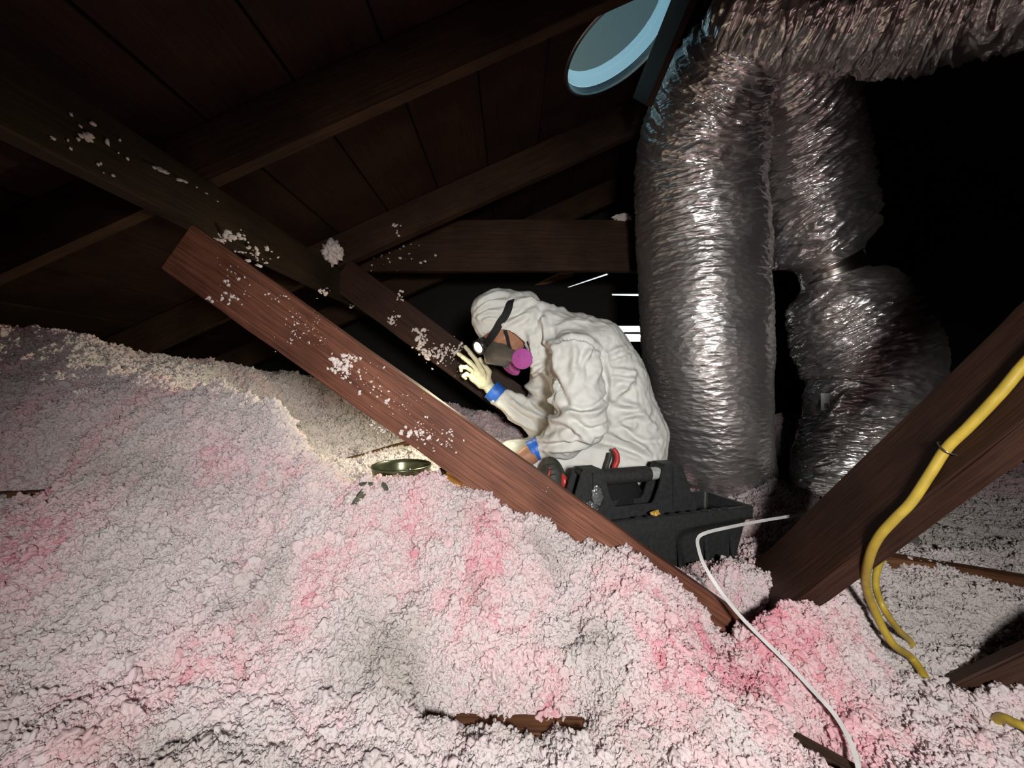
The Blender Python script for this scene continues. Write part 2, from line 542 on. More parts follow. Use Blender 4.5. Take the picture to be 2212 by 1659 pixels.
# ------------------------------------------------------------------ loose-fill insulation
CTRL = [(0, 1659, .51), (300, 1659, .53), (700, 1659, .56), (1106, 1659, .60), (1500, 1659, .61), (1900, 1659, .63), (2212, 1659, .64),
        (0, 1400, .63), (550, 1400, .69), (1106, 1400, .745), (1600, 1400, .84), (1900, 1400, .89), (2150, 1420, .86),
        (0, 1200, .735), (500, 1200, .78), (900, 1200, .83), (1200, 1235, .86), (1560, 1415, .86), (1700, 1260, 1.0), (1640, 1215, 1.08), (2100, 1265, .99),
        (0, 1060, .85), (500, 1050, .88), (790, 1032, .89), (830, 1040, .90), (880, 1040, .90), (700, 1005, .92), (600, 878, .98), (520, 850, 1.02), (430, 838, 1.05), (300, 860, 1.0), (150, 885, .95), (0, 900, .92),
        (0, 800, 1.02), (0, 715, 1.15), (110, 725, 1.18), (210, 750, 1.22), (320, 790, 1.33), (450, 815, 1.5),
        (930, 1046, .89), (1000, 1068, .88), (1080, 1122, .875), (1190, 1152, .875), (1300, 1182, .875), (1400, 1228, .875), (1470, 1275, .88), (1530, 1330, .885),
        (870, 1038, 1.22), (820, 1030, 1.1), (960, 1030, 1.15), (900, 985, 1.5), (820, 960, 1.85), (650, 900, 1.95), (650, 950, 1.65), (740, 992, 1.58), (750, 835, 2.35), (640, 818, 2.15), (550, 812, 1.85), (900, 868, 2.3), (1000, 885, 2.3), (1080, 905, 2.0), (1000, 940, 1.8), (1690, 1238, .90), (1765, 1262, .90), (1830, 1240, .93), (1110, 960, 1.75),
        (1690, 900, 2.5), (1690, 990, 2.1), (1670, 1050, 1.6), (1650, 1110, 1.42), (1600, 1080, 1.6),
        (2212, 1020, 2.0), (2100, 1105, 1.5), (2212, 1160, 1.25), (2000, 1350, .90), (2212, 1460, .78), (1900, 1500, .78), (1750, 1550, .74), (2000, 1240, 1.05)]
cp = [tuple(P(*c)) for c in CTRL]
cp += [(x, y, z) for x, y, z in (
    (-2.3, .5, .0), (-2.2, 1.2, -.1), (-2.1, 2.0, .0), (-1.7, 2.9, -.02), (-1.5, .4, -.1), (-1.2, .1, -.42), (-.6, -.3, -.62), (0, -.2, -.66), (0, .2, -.64), (.8, .1, -.66), (1.6, .2, -.66), (2.6, .6, -.56),
    (-.62, 1.13, -.30), (-.46, 1.06, -.34), (-.34, 1.02, -.35), (-.78, 1.25, -.20), (-.5, 1.32, -.33), (-.9, 1.35, -.10), (-.2, 1.08, -.36), (-.05, 1.2, -.35), (.12, 1.04, -.46), (.3, 1.03, -.50), (.3, 1.12, -.53), (.5, 1.15, -.53), (.65, 1.2, -.53), (.5, 1.35, -.50), (.3, 1.3, -.46), (.1, 1.35, -.40), (.35, 1.5, -.40), (.2, 1.65, -.37), (.5, 1.7, -.42),
    (-.1, 1.5, -.34), (0, 2.5, -.30), (0, 2.95, -.28), (-.8, 2.7, -.1), (.8, 2.2, -.42), (1.1, 1.9, -.46), (1.5, 2.4, -.35), (2.2, 2.0, -.45), (2.6, 2.8, -.35), (.9, 1.35, -.48), (1.35, 1.4, -.50))]
cp = np.array(cp)


def hgt(x, y, _c={}):
    x = np.asarray(x, float); y = np.asarray(y, float)
    if 'w' not in _c:
        d = np.sqrt((cp[:, None, 0] - cp[None, :, 0]) ** 2 + (cp[:, None, 1] - cp[None, :, 1]) ** 2 + 0.03 ** 2)
        _c['m'] = cp[:, 2].mean()
        _c['w'] = np.linalg.solve(d - 0.004 * np.eye(len(cp)), cp[:, 2] - _c['m'])
    out = np.full(x.shape, _c['m'])
    for (a, b, _), w in zip(cp, _c['w']):
        out += w * np.sqrt((x - a) ** 2 + (y - b) ** 2 + 0.03 ** 2)
    return out


def h1(x, y):
    return float(hgt(np.array([x]), np.array([y]))[0])


# boards that show through the fluff: (pixel a, depth a, pixel b, depth b, width, height, material, label)
JOISTS = [((880, 1556), .685, (1290, 1568), .675, .04, .10, M_JOIST, 'bare brown joist showing through the fluff at the bottom centre'),
          ((-160, 1072), .86, (150, 1056), .88, .036, .09, M_JOIST, 'narrow brown board end poking from the pink mound at the left edge'),
          ((690, 1006), 1.58, (900, 948), 1.82, .038, .09, M_JOIST, 'brown joist edge in front of the far tan insulation, left of the pan'),
          ((1870, 1190), 1.10, (2330, 1262), .98, .040, .10, M_JOIST, 'brown joist lying behind the yellow cable loop at the right'),
          ((1960, 1112), 1.46, (2330, 1226), 1.16, .04, .09, M_JOIST_DARK, 'blackened joist farther back at the right edge'),
          ((1980, 1062), 1.72, (2330, 1120), 1.52, .04, .09, M_JOIST_DARK, 'farthest dark joist at the right, half under grey fluff'),
          ((1715, 1588), .73, (1900, 1690), .64, .03, .07, M_JOIST_DARK, 'black stick of wood at the bottom edge under the white strap'),
          ((1575, 1168), 1.34, (1700, 1180), 1.24, .035, .08, M_JOIST_DARK, 'short dark board between the tote and the right brace'),
          ((1560, 1062), 1.75, (1790, 1075), 1.7, .05, .08, M_JOIST_DARK, 'dark board on the floor between the two foil ducts'),
          ((2040, 1500), .82, (2420, 1330), .70, .04, .11, M_STRUT_DARK, 'brown timber end at the lower right edge')]
DIPS = []
for a, ya, b, yb, w, h, m, lab in JOISTS:
    p, q = P(*a, ya), P(*b, yb)
    for t in (np.array([.12, .3, .45, .62, .68, .88]) if len(DIPS) == 0 else np.linspace(0.12, 0.88, 5)):
        c = p.lerp(q, t); DIPS.append((c.x, c.y, 0.036, c.z + (-0.014 if lab.startswith('narrow') else 0.010) + 0.012 * random.uniform(-1, 1)))
DIPS += [(0.50, 0.935, .05, -.60), (0.56, 0.93, .05, -.63), (0.62, 0.93, .045, -.66)]

step = 0.0085
gx = np.arange(-2.35, 2.7, step); gy = np.arange(-0.35, 2.98, step)
X, Y = np.meshgrid(gx, gy)
Z = hgt(X, Y)
pts = np.stack([X.ravel(), Y.ravel(), np.zeros(X.size)], 1)
def turn(p, deg, tilt=0.35):
    a = math.radians(deg); x, y = p[:, 0], p[:, 1]
    u, w = x * math.cos(a) - y * math.sin(a), x * math.sin(a) + y * math.cos(a)
    return np.stack([u, w * math.cos(tilt), w * math.sin(tilt) + 0.31 * u], 1)


lump = noise(turn(pts, 31) * 7 + 3.1); lump2 = noise(turn(pts, 67) * 17 + 11.7); lump3 = noise(turn(pts, 13) * 41 + 5.3); crack = np.abs(noise(turn(pts, 49) * 9 + 50.5) + 0.35 * noise(turn(pts, 20) * 23 + 1.5))
nf = 0.026 * lump + 0.018 * lump2 + 0.009 * lump3 - 0.013 * np.exp(-(crack / 0.07) ** 2)
Z = Z + nf.reshape(X.shape)
for dx, dy, r, zt in DIPS:
    w = np.exp(-(((X - dx) ** 2 + (Y - dy) ** 2) / r ** 2) ** 1.5)
    Z = np.where(Z > zt - 0.03, Z * (1 - w) + (zt - 0.03) * w, Z)
# hollows that hold the tote and the worker
lim = np.full_like(Z, 9.0)
Z = np.minimum(Z, 0.83 + RS * X)
Z = np.maximum(Z, -0.74)
verts = np.stack([X, Y, Z], -1).reshape(-1, 3)
px = CX + verts[:, 0] / np.maximum(verts[:, 1], .2) * F; pz = CY - verts[:, 2] / np.maximum(verts[:, 1], .2) * F

# how pink the glass wool is (freshly turned wool is pink, the old dusty skin is grey-white)
pk = 0.37 + 0.38 * noise(turn(pts, 22) * 3.1 + 9.2) + 0.32 * noise(turn(pts, 55) * 9.5 + 2.2) + 0.30 * np.exp(-(crack / 0.08) ** 2)


def patch(u, v, y, rx, ry, amt):
    c = P(u, v, y)
    return amt * np.exp(-(((verts[:, 0] - c.x) / rx) ** 2 + ((verts[:, 1] - c.y) / ry) ** 2))


for q in ((1500, 1370, .84, .035, .035, .55), (1560, 1440, .80, .035, .04, .8), (1610, 1520, .755, .03, .03, .6), (1050, 1240, .85, .06, .04, .4), (900, 1090, .86, .05, .035, .3), (1200, 1470, .72, .04, .03, .5),
          (1300, 1300, .83, .22, .06, .15), (1760, 1500, .78, .12, .12, .08), (600, 1000, .90, .2, .04, .2), (1380, 1450, .75, .10, .07, .4)):
    pk += patch(*q)
for q in ((830, 1480, .68, .12, .05, -.6), (1270, 1440, .74, .09, .04, -.5), (300, 1250, .74, .18, .06, -.35), (2050, 1350, .9, .22, .14, -1.0), (700, 900, 1.55, .5, .4, -.8), (900, 980, 1.5, .3, .2, -.8), (640, 880, .98, .12, .06, -.5), (2150, 1150, 1.3, .5, .4, -.8), (400, 1600, .56, .3, .06, -.2), (1200, 1620, .6, .4, .05, -.2)):
    pk += patch(*q)
pk = np.clip(pk, 0, 1)
dirt_and_dim = np.clip(0.5 * noise(turn(pts, 40) * 4.3 + 77) + 0.5 * noise(turn(pts, 10) * 15 + 31) - 0.20, 0, 1)
for q in ((830, 1470, .69, .07, .05, .5), (1280, 1420, .75, .05, .03, .4), (1150, 1560, .66, .2, .04, .35), (300, 1060, .86, .2, .03, .3), (2050, 1320, .92, .2, .1, .35), (2150, 1150, 1.3, .5, .4, .5), (1170, 1190, .87, .05, .02, .4), (500, 1640, .54, .4, .04, .35)):  # soiled zones and, last, the corner's dimness painted into the wool colour
    dirt_and_dim += patch(*q)
dirt_and_dim = np.clip(dirt_and_dim, 0, 1)


def wool_mat(name, who):
    m, nt, b = new_mat(name)
    N, Lk = nt.nodes.new, nt.links.new
    at = N('ShaderNodeAttribute'); at.attribute_name = 'pink'; at.attribute_type = who
    ad = N('ShaderNodeAttribute'); ad.attribute_name = 'dirt_and_dim'; ad.attribute_type = who
    tc = N('ShaderNodeTexCoord'); nz = N('ShaderNodeTexNoise'); nz.inputs['Scale'].default_value = 260 if who == 'INSTANCER' else 120; nz.inputs['Detail'].default_value = 4
    Lk(tc.outputs['Object'], nz.inputs['Vector'])
    oi = N('ShaderNodeObjectInfo')
    s1 = N('ShaderNodeMath'); s1.operation = 'MULTIPLY_ADD'; s1.inputs[1].default_value = 0.45; s1.inputs[2].default_value = -0.22
    Lk(oi.outputs['Random'], s1.inputs[0])
    s2 = N('ShaderNodeMath'); s2.operation = 'ADD'; Lk(at.outputs['Fac'], s2.inputs[0])
    if who == 'INSTANCER': Lk(s1.outputs[0], s2.inputs[1])
    else: s2.inputs[1].default_value = 0.30
    rp = N('ShaderNodeValToRGB')
    e = rp.color_ramp.elements
    e[0].position = 0.05; e[0].color = (0.80, 0.735, 0.73, 1)
    e[1].position = 1.0; e[1].color = (0.84, 0.41, 0.47, 1)
    k = rp.color_ramp.elements.new(0.45); k.color = (0.86, 0.72, 0.73, 1)
    k = rp.color_ramp.elements.new(0.75); k.color = (0.87, 0.60, 0.63, 1)
    Lk(s2.outputs[0], rp.inputs[0])
    mx = N('ShaderNodeMix'); mx.data_type = 'RGBA'; mx.inputs[7].default_value = (0.27, 0.255, 0.20, 1)
    d2 = N('ShaderNodeMath'); d2.operation = 'MULTIPLY'; d2.inputs[1].default_value = 0.85
    Lk(ad.outputs['Fac'], d2.inputs[0]); Lk(d2.outputs[0], mx.inputs[0]); Lk(rp.outputs[0], mx.inputs[6])
    Lk(mx.outputs[2], b.inputs['Base Color'])
    b.inputs['Roughness'].default_value = 1.0
    b.inputs['Specular IOR Level'].default_value = 0.05
    tl = N('ShaderNodeBsdfTranslucent'); mxs = N('ShaderNodeMixShader'); mxs.inputs[0].default_value = 0.42
    out = [n_ for n_ in nt.nodes if n_.type == 'OUTPUT_MATERIAL'][0]
    Lk(mx.outputs[2], tl.inputs[0]); Lk(b.outputs[0], mxs.inputs[1]); Lk(tl.outputs[0], mxs.inputs[2]); Lk(mxs.outputs[0], out.inputs[0])
    bp = N('ShaderNodeBump'); bp.inputs['Strength'].default_value = 0.7; bp.inputs['Distance'].default_value = 0.002
    Lk(nz.outputs['Fac'], bp.inputs['Height']); Lk(bp.outputs[0], b.inputs['Normal'])
    return m


M_WOOL = wool_mat('glass_wool_bed', 'GEOMETRY')
M_TUFT = wool_mat('glass_wool_tuft', 'INSTANCER')
ins = mesh_obj('loose_insulation', verts, grid_faces(len(gy), len(gx), False), M_WOOL, None, True, 'stuff')
tag(ins, 'pink and grey loose fill fiberglass insulation heaped over the attic floor', 'insulation')
for nm, arr in (('pink', pk), ('dirt_and_dim', dirt_and_dim)):
    a = ins.data.attributes.new(nm, 'FLOAT', 'POINT'); a.data.foreach_set('value', arr.astype(np.float32))
# fewer crumbs outside the sight of the picture
vis = ((px > -260) & (px < 2480) & (verts[:, 1] > .3)).astype(np.float32)
dens = np.where(vis > 0, 1.0, 0.12) * np.where(verts[:, 1] > 1.6, 0.9, 1.0)
for dx, dy, r, zt in DIPS:
    dens *= 1 - 0.75 * np.exp(-((verts[:, 0] - dx) ** 2 + (verts[:, 1] - dy) ** 2) / (r * .85) ** 2)
a = ins.data.attributes.new('dens', 'FLOAT', 'POINT'); a.data.foreach_set('value', dens.astype(np.float32))

ng = bpy.data.node_groups.new('insulation_crumbs', 'GeometryNodeTree')
ng.interface.new_socket('Geometry', in_out='INPUT', socket_type='NodeSocketGeometry')
ng.interface.new_socket('Geometry', in_out='OUTPUT', socket_type='NodeSocketGeometry')
N, Lk = ng.nodes.new, ng.links.new
gi, go = N('NodeGroupInput'), N('NodeGroupOutput')
join_t = N('GeometryNodeJoinGeometry')
for k in range(4):
    ico = N('GeometryNodeMeshIcoSphere'); ico.inputs['Radius'].default_value = 0.0056; ico.inputs['Subdivisions'].default_value = 4
    sp = N('GeometryNodeSetPosition'); pos = N('GeometryNodeInputPosition'); nor = N('GeometryNodeInputNormal')
    off = N('ShaderNodeVectorMath'); off.operation = 'ADD'; off.inputs[1].default_value = (k * 3.7, k * 1.3, 0)
    nz = N('ShaderNodeTexNoise'); nz.inputs['Scale'].default_value = (210, 260, 180, 310)[k]; nz.inputs['Detail'].default_value = 2.0; nz.inputs['Roughness'].default_value = 0.55
    mr = N('ShaderNodeMath'); mr.operation = 'MULTIPLY_ADD'; mr.inputs[1].default_value = 0.022; mr.inputs[2].default_value = -0.0112
    sc = N('ShaderNodeVectorMath'); sc.operation = 'SCALE'
    Lk(pos.outputs[0], off.inputs[0]); Lk(off.outputs[0], nz.inputs['Vector']); Lk(nz.outputs['Fac'], mr.inputs[0])
    Lk(nor.outputs[0], sc.inputs[0]); Lk(mr.outputs[0], sc.inputs['Scale'])
    Lk(ico.outputs['Mesh'], sp.inputs['Geometry']); Lk(sc.outputs[0], sp.inputs['Offset'])
    ss = N('GeometryNodeSetShadeSmooth'); Lk(sp.outputs[0], ss.inputs['Geometry'])
    sm = N('GeometryNodeSetMaterial'); sm.inputs['Material'].default_value = M_TUFT; Lk(ss.outputs[0], sm.inputs['Geometry'])
    g2i = N('GeometryNodeGeometryToInstance'); Lk(sm.outputs[0], g2i.inputs[0]); Lk(g2i.outputs[0], join_t.inputs[0])
dp = N('GeometryNodeDistributePointsOnFaces'); dp.inputs['Density'].default_value = 9000
na = N('GeometryNodeInputNamedAttribute'); na.data_type = 'FLOAT'; na.inputs['Name'].default_value = 'dens'
dm = N('ShaderNodeMath'); dm.operation = 'MULTIPLY'; dm.inputs[1].default_value = 17000
Lk(na.outputs[0], dm.inputs[0]); Lk(dm.outputs[0], dp.inputs['Density'])
iop = N('GeometryNodeInstanceOnPoints'); iop.inputs['Pick Instance'].default_value = True
rv = N('FunctionNodeRandomValue'); rv.data_type = 'FLOAT_VECTOR'; rv.inputs[1].default_value = (6.28, 6.28, 6.28)
rsz = N('FunctionNodeRandomValue'); rsz.data_type = 'FLOAT'; rsz.inputs[2].default_value = 0.35; rsz.inputs[3].default_value = 1.6
Lk(gi.outputs[0], dp.inputs['Mesh']); Lk(dp.outputs['Points'], iop.inputs['Points']); Lk(join_t.outputs[0], iop.inputs['Instance'])
Lk(rv.outputs[0], iop.inputs['Rotation']); Lk(rsz.outputs[1], iop.inputs['Scale'])
dp2 = N('GeometryNodeDistributePointsOnFaces'); dp2.inputs['Seed'].default_value = 5
dm2 = N('ShaderNodeMath'); dm2.operation = 'MULTIPLY'; dm2.inputs[1].default_value = 1500; Lk(na.outputs[0], dm2.inputs[0]); Lk(dm2.outputs[0], dp2.inputs['Density'])
iop2 = N('GeometryNodeInstanceOnPoints'); iop2.inputs['Pick Instance'].default_value = True
rs2 = N('FunctionNodeRandomValue'); rs2.data_type = 'FLOAT'; rs2.inputs[2].default_value = 1.2; rs2.inputs[3].default_value = 2.6
Lk(gi.outputs[0], dp2.inputs['Mesh']); Lk(dp2.outputs['Points'], iop2.inputs['Points']); Lk(join_t.outputs[0], iop2.inputs['Instance']); Lk(rv.outputs[0], iop2.inputs['Rotation']); Lk(rs2.outputs[1], iop2.inputs['Scale'])
jo = N('GeometryNodeJoinGeometry'); Lk(gi.outputs[0], jo.inputs[0]); Lk(iop.outputs[0], jo.inputs[0]); Lk(iop2.outputs[0], jo.inputs[0]); Lk(jo.outputs[0], go.inputs[0])
md = ins.modifiers.new('crumbs', 'NODES'); md.node_group = ng

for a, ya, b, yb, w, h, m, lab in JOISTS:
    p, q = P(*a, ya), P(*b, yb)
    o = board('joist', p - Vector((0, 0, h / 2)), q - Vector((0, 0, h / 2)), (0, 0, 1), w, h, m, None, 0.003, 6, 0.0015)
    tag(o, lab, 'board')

# ------------------------------------------------------------------ foil ducts
def foil_mat(name, base, rough, dusty):
    m, nt, b = new_mat(name)
    N, Lk = nt.nodes.new, nt.links.new
    tc = N('ShaderNodeTexCoord')
    nz = N('ShaderNodeTexNoise'); nz.inputs['Scale'].default_value = 70; nz.inputs['Detail'].default_value = 4; nz.inputs['Distortion'].default_value = 0.8
    mp = N('ShaderNodeMapping'); mp.inputs['Scale'].default_value = (0.45, 0.45, 1.7)
    Lk(tc.outputs['Object'], mp.inputs['Vector']); Lk(mp.outputs[0], nz.inputs['Vector'])
    n2 = N('ShaderNodeTexNoise'); n2.inputs['Scale'].default_value = 7; n2.inputs['Detail'].default_value = 6
    Lk(tc.outputs['Object'], n2.inputs['Vector'])
    rp = N('ShaderNodeValToRGB')
    rp.color_ramp.elements[0].position = 0.42; rp.color_ramp.elements[0].color = base + (1,)
    rp.color_ramp.elements[1].position = 0.70; rp.color_ramp.elements[1].color = dusty + (1,)
    Lk(n2.outputs['Fac'], rp.inputs[0]); Lk(rp.outputs[0], b.inputs['Base Color'])
    r2 = N('ShaderNodeMapRange'); r2.inputs[1].default_value = 0.35; r2.inputs[2].default_value = 0.75; r2.inputs[3].default_value = rough; r2.inputs[4].default_value = rough + 0.20
    Lk(n2.outputs['Fac'], r2.inputs[0]); Lk(r2.outputs[0], b.inputs['Roughness'])
    b.inputs['Metallic'].default_value = 0.88
    bp = N('ShaderNodeBump'); bp.inputs['Strength'].default_value = 0.9; bp.inputs['Distance'].default_value = 0.004
    nz.noise_type = 'RIDGED_MULTIFRACTAL'; nz.inputs['Detail'].default_value = 3
    mp2 = N('ShaderNodeMapping'); mp2.inputs['Scale'].default_value = (0.6, 0.6, 1.5); mp2.inputs['Rotation'].default_value = (0.25, 0.2, 0)
    Lk(tc.outputs['Object'], mp2.inputs['Vector'])
    vo = N('ShaderNodeTexVoronoi'); vo.inputs['Scale'].default_value = 46; Lk(mp2.outputs[0], vo.inputs['Vector'])
    a1 = N('ShaderNodeMath'); a1.operation = 'MULTIPLY'; a1.inputs[1].default_value = 0.9; Lk(vo.outputs['Distance'], a1.inputs[0])
    a2 = N('ShaderNodeMath'); a2.operation = 'MULTIPLY_ADD'; a2.inputs[1].default_value = 0.45; Lk(nz.outputs['Fac'], a2.inputs[0]); Lk(a1.outputs[0], a2.inputs[2])
    Lk(a2.outputs[0], bp.inputs['Height']); Lk(bp.outputs[0], b.inputs['Normal'])
    gs = N('ShaderNodeBsdfGlossy'); gs.inputs['Roughness'].default_value = 0.14; gs.inputs[0].default_value = (0.85, 0.83, 0.82, 1); Lk(bp.outputs[0], gs.inputs['Normal'])
    mxs = N('ShaderNodeMixShader'); mxs.inputs[0].default_value = 0.48; out = [n_ for n_ in nt.nodes if n_.type == 'OUTPUT_MATERIAL'][0]
    Lk(b.outputs[0], mxs.inputs[1]); Lk(gs.outputs[0], mxs.inputs[2]); Lk(mxs.outputs[0], out.inputs[0])
    return m


M_FOIL = foil_mat('wrinkled_foil', (0.80, 0.77, 0.76), 0.40, (0.60, 0.535, 0.505))
M_FOIL_DUSTY = foil_mat('dusty_foil', (0.70, 0.65, 0.62), 0.4, (0.50, 0.43, 0.39))


def duct(name, rows, m, amp, seed, lab, nr=460, nc=300, skew=0.0, band=52.0, around=8.5):
    """rows: pixel u, v, depth, radius in pixels, wrinkle height factor."""
    q = np.array([list(P(u, v, y)) + [r / F * y, a] for u, v, y, r, a in rows])
    s = catmull(q, 900)
    d = np.concatenate([[0], np.cumsum(np.linalg.norm(np.diff(s[:, :3], axis=0), axis=1))])
    ss = np.linspace(0, d[-1], nr)
    c = np.stack([np.interp(ss, d, s[:, k]) for k in range(5)], 1)
    t, a, b = frames(c[:, :3])
    th = np.linspace(0, 2 * math.pi, nc, endpoint=False)
    T, S = np.meshgrid(th, ss); R = c[:, 3][:, None] + 0 * T; A = c[:, 4][:, None] + 0 * T
    p = np.stack([R * np.cos(T) * around, R * np.sin(T) * around, (S + skew * R * np.sin(T + 1.0)) * band], -1).reshape(-1, 3)
    w = np.stack([noise(p * .3 + seed + 40), noise(p * .3 + seed + 60), noise(p * .3 + seed + 80)], -1) * 0.9
    n1 = noise(p * 0.55 + w + seed); n2 = noise(p * 1.15 + w + seed + 9.1); n3 = noise(p * np.array([3.2, 3.2, 2.3]) + seed + 21.0); n4 = noise(np.stack([R * np.cos(T) * 4, R * np.sin(T) * 4, S * 5], -1).reshape(-1, 3) + seed)
    disp = amp * A.ravel() * (0.9 * (0.5 - np.abs(n1) * 1.8) + 0.7 * (0.4 - np.abs(n2) * 1.5) + 0.30 * n3) + 0.012 * n4
    rr = (R.ravel() + disp).reshape(nr, nc)
    v = c[:, None, :3] + rr[..., None] * (np.cos(T)[..., None] * a[:, None] + np.sin(T)[..., None] * b[:, None])
    # caps
    verts = np.vstack([v.reshape(-1, 3)])
    o = mesh_obj(name, verts, grid_faces(nr, nc, True), m, None, True)
    tag(o, lab, 'duct')
    return o


dL = duct('flexible_duct', [(1650, 20, 1.20, 80, 2.0), (1610, 90, 1.27, 100, 2.2), (1562, 170, 1.38, 112, 2.2), (1526, 260, 1.49, 128, 1.8), (1508, 350, 1.59, 132, 1.3), (1510, 500, 1.67, 130, .75), (1516, 650, 1.70, 129, .45), (1524, 780, 1.72, 127, .32),
                              (1533, 900, 1.74, 119, .32), (1545, 975, 1.79, 112, .4), (1566, 1022, 1.88, 98, .8), (1588, 1050, 2.0, 80, .8), (1600, 1070, 2.1, 60, .8)],
          M_FOIL, 0.0075, 3.3, 'left hanging silver foil duct, smooth and bulging, behind the kneeling worker', 470, 320, 0.10, 60)
dR = duct('flexible_duct', [(1675, 60, 1.24, 70, 2.0), (1712, 140, 1.37, 90, 1.8), (1732, 220, 1.49, 98, 1.7), (1740, 310, 1.60, 100, 1.7), (1746, 400, 1.69, 104, 1.9), (1762, 490, 1.72, 104, 1.9), (1778, 535, 1.74, 92, 1.6), (1788, 562, 1.745, 60, .4), (1802, 602, 1.75, 60, .4), (1812, 626, 1.75, 92, 1.6),
                              (1836, 690, 1.76, 114, 2.1), (1868, 775, 1.76, 118, 2.0), (1872, 830, 1.76, 112, 1.6), (1858, 875, 1.76, 100, 1.4), (1862, 925, 1.75, 108, 1.5), (1842, 1000, 1.73, 106, 1.4), (1822, 1070, 1.70, 103, 1.0), (1815, 1120, 1.68, 104, .7), (1815, 1175, 1.68, 100, .5)],
          M_FOIL, 0.0085, 17.7, 'right hanging silver foil duct with pleated bends and a taped neck', 480, 300, 0.35, 46)
dT = duct('flexible_duct', [(1535, -15, 1.19, 40, 2.0), (1570, -8, 1.19, 95, 2.2), (1630, 2, 1.19, 122, 2.2), (1700, 10, 1.19, 130, 2.2), (1800, 10, 1.18, 120, 2.0), (1900, 0, 1.15, 135, 1.9), (2040, -20, 1.10, 140, 1.8), (2200, -55, 1.03, 140, 1.8), (2420, -120, .96, 140, 1.8), (2700, -220, .9, 150, 1.8)],
          M_FOIL_DUSTY, 0.0085, 29.4, 'dusty horizontal foil duct at the top right, feeding the two hanging ones', 330, 260, 0.2, 42)

from mathutils.bvhtree import BVHTree


def BVHTree_(o):
    return BVHTree.FromPolygons([v.co[:] for v in o.data.vertices], [p.vertices[:] for p in o.data.polygons])


M_BAND = plain('silver_tape_band', (0.62, 0.58, 0.52), 0.25, 1.0, var=0.2)
bq = np.array([list(P(1788, 561, 1.745)), list(P(1795, 580, 1.75)), list(P(1801, 599, 1.75))])
tube('tape_band', [Vector(x) for x in bq], [0.124, 0.122, 0.124], M_BAND, dR, 12, 48)
M_TAG = plain('white_tag', (0.72, 0.72, 0.74), 0.5)
M_INK = plain('dark_blue_ink', (0.02, 0.02, 0.06), 0.6)
_bd = BVHTree_(dR)
_h = _bd.ray_cast(Vector((0, 0, 0)), P(1783, 868, 1).normalized())
tg_c = _h[0] - P(1783, 868, 1).normalized() * 0.034
tn = (Vector((-0.15, -0.98, 0.05)) * 1.0 + Vector((-0.25, -.3, 0))).normalized()
tx = Vector((0, 0, 1)).cross(tn).normalized(); tx = tx if tx.x > 0 else -tx
tz = tn.cross(tx); tz = tz if tz.z > 0 else -tz
bm = bmesh.new()
gridv = [[bm.verts.new((x * .016, -.004 * (1 - x * x), z * .036)) for x in np.linspace(-1, 1, 7)] for z in np.linspace(-1, 1, 7)]
for i in range(6):
    for j in range(6): bm.faces.new((gridv[i][j], gridv[i][j + 1], gridv[i + 1][j + 1], gridv[i + 1][j]))
tg = bm_obj('tag', bm, M_TAG, dR)
tg.modifiers.new('s', 'SOLIDIFY').thickness = 0.0012
tg.matrix_world = frame_matrix(tg_c, tx, tx.cross(tz) * -1 if tx.cross(tz).dot(tn) > 0 else tx.cross(tz), tz)
for ch, dz, sz in (('8', -0.026, 0.030),):
    fc = bpy.data.curves.new('digit', 'FONT'); fc.body = ch; fc.size = sz; fc.extrude = 0.0004; fc.align_x = 'CENTER'
    fo = bpy.data.objects.new('digit', fc); C.objects.link(fo); fc.materials.append(M_INK); fo.parent = tg
    fm = bpy.data.meshes.new_from_object(fo); bpy.data.objects.remove(fo)
    fo = bpy.data.objects.new('digit', fm); C.objects.link(fo); fo.parent = tg
    fo.location = (0.0, -0.0062, dz); fo.rotation_euler = (math.radians(90), 0, 0)


def crumple(name, c, r, m, seed, lab=None, cat=None, sq=(1, 1, 1), amp=0.5, freq=2.2, parent=None, sub=4):
    bm = bmesh.new(); bmesh.ops.create_icosphere(bm, subdivisions=sub, radius=1.0)
    p = np.array([v.co[:] for v in bm.verts])
    d = 1 + amp * noise(p * freq + seed) + amp * 0.5 * noise(p * freq * 2.3 + seed + 7) + amp * .25 * noise(p * freq * 5 + seed)
    for v, k in zip(bm.verts, d): v.co = Vector((v.co.x * k * r * sq[0], v.co.y * k * r * sq[1], v.co.z * k * r * sq[2]))
    o = bm_obj(name, bm, m, parent, True); o.location = c
    if lab: tag(o, lab, cat)
    return o


crumple('foil_scrap', P(1893, 1186, 1.13), 0.022, M_FOIL, 3, 'crumpled foil scrap under the yellow cable at the right brace', 'scrap', (1, .8, .9), .6, 3)
crumple('foil_scrap', P(1950, 1163, 1.2), 0.03, M_FOIL, 8, 'larger crumpled foil scrap right of the cable loop', 'scrap', (1.3, .8, .7), .6, 3)

# ------------------------------------------------------------------ cable and strap on the right
def yellow_mat():
    m = plain('yellow_cable_jacket', (0.35, 0.25, 0.032), 0.42, 0, 0.45, 0.15, 40, 0.15)
    return m


M_CABLE = yellow_mat()
from mathutils.bvhtree import BVHTree
_bv = BVHTree.FromPolygons([M_rs @ v.co for v in rs.data.vertices], [p.vertices[:] for p in rs.data.polygons])


def on_brace(u, v, off):
    h = _bv.ray_cast(Vector((0, 0, 0)), P(u, v, 1).normalized())
    return h[0] - P(u, v, 1).normalized() * off * 1.15


on_face = lambda u, v: ray_plane(u, v, face_c, face_n)
face_n = -n_w if n_w.dot(-vd) < 0 else n_w
face_c = (ra + rb_dir * 0.5) + face_n * (0.026 + 0.009) if abs(n_n.dot(face_n)) > 0.5 else (ra + rb_dir * 0.5) + face_n * (0.026 + 0.009)


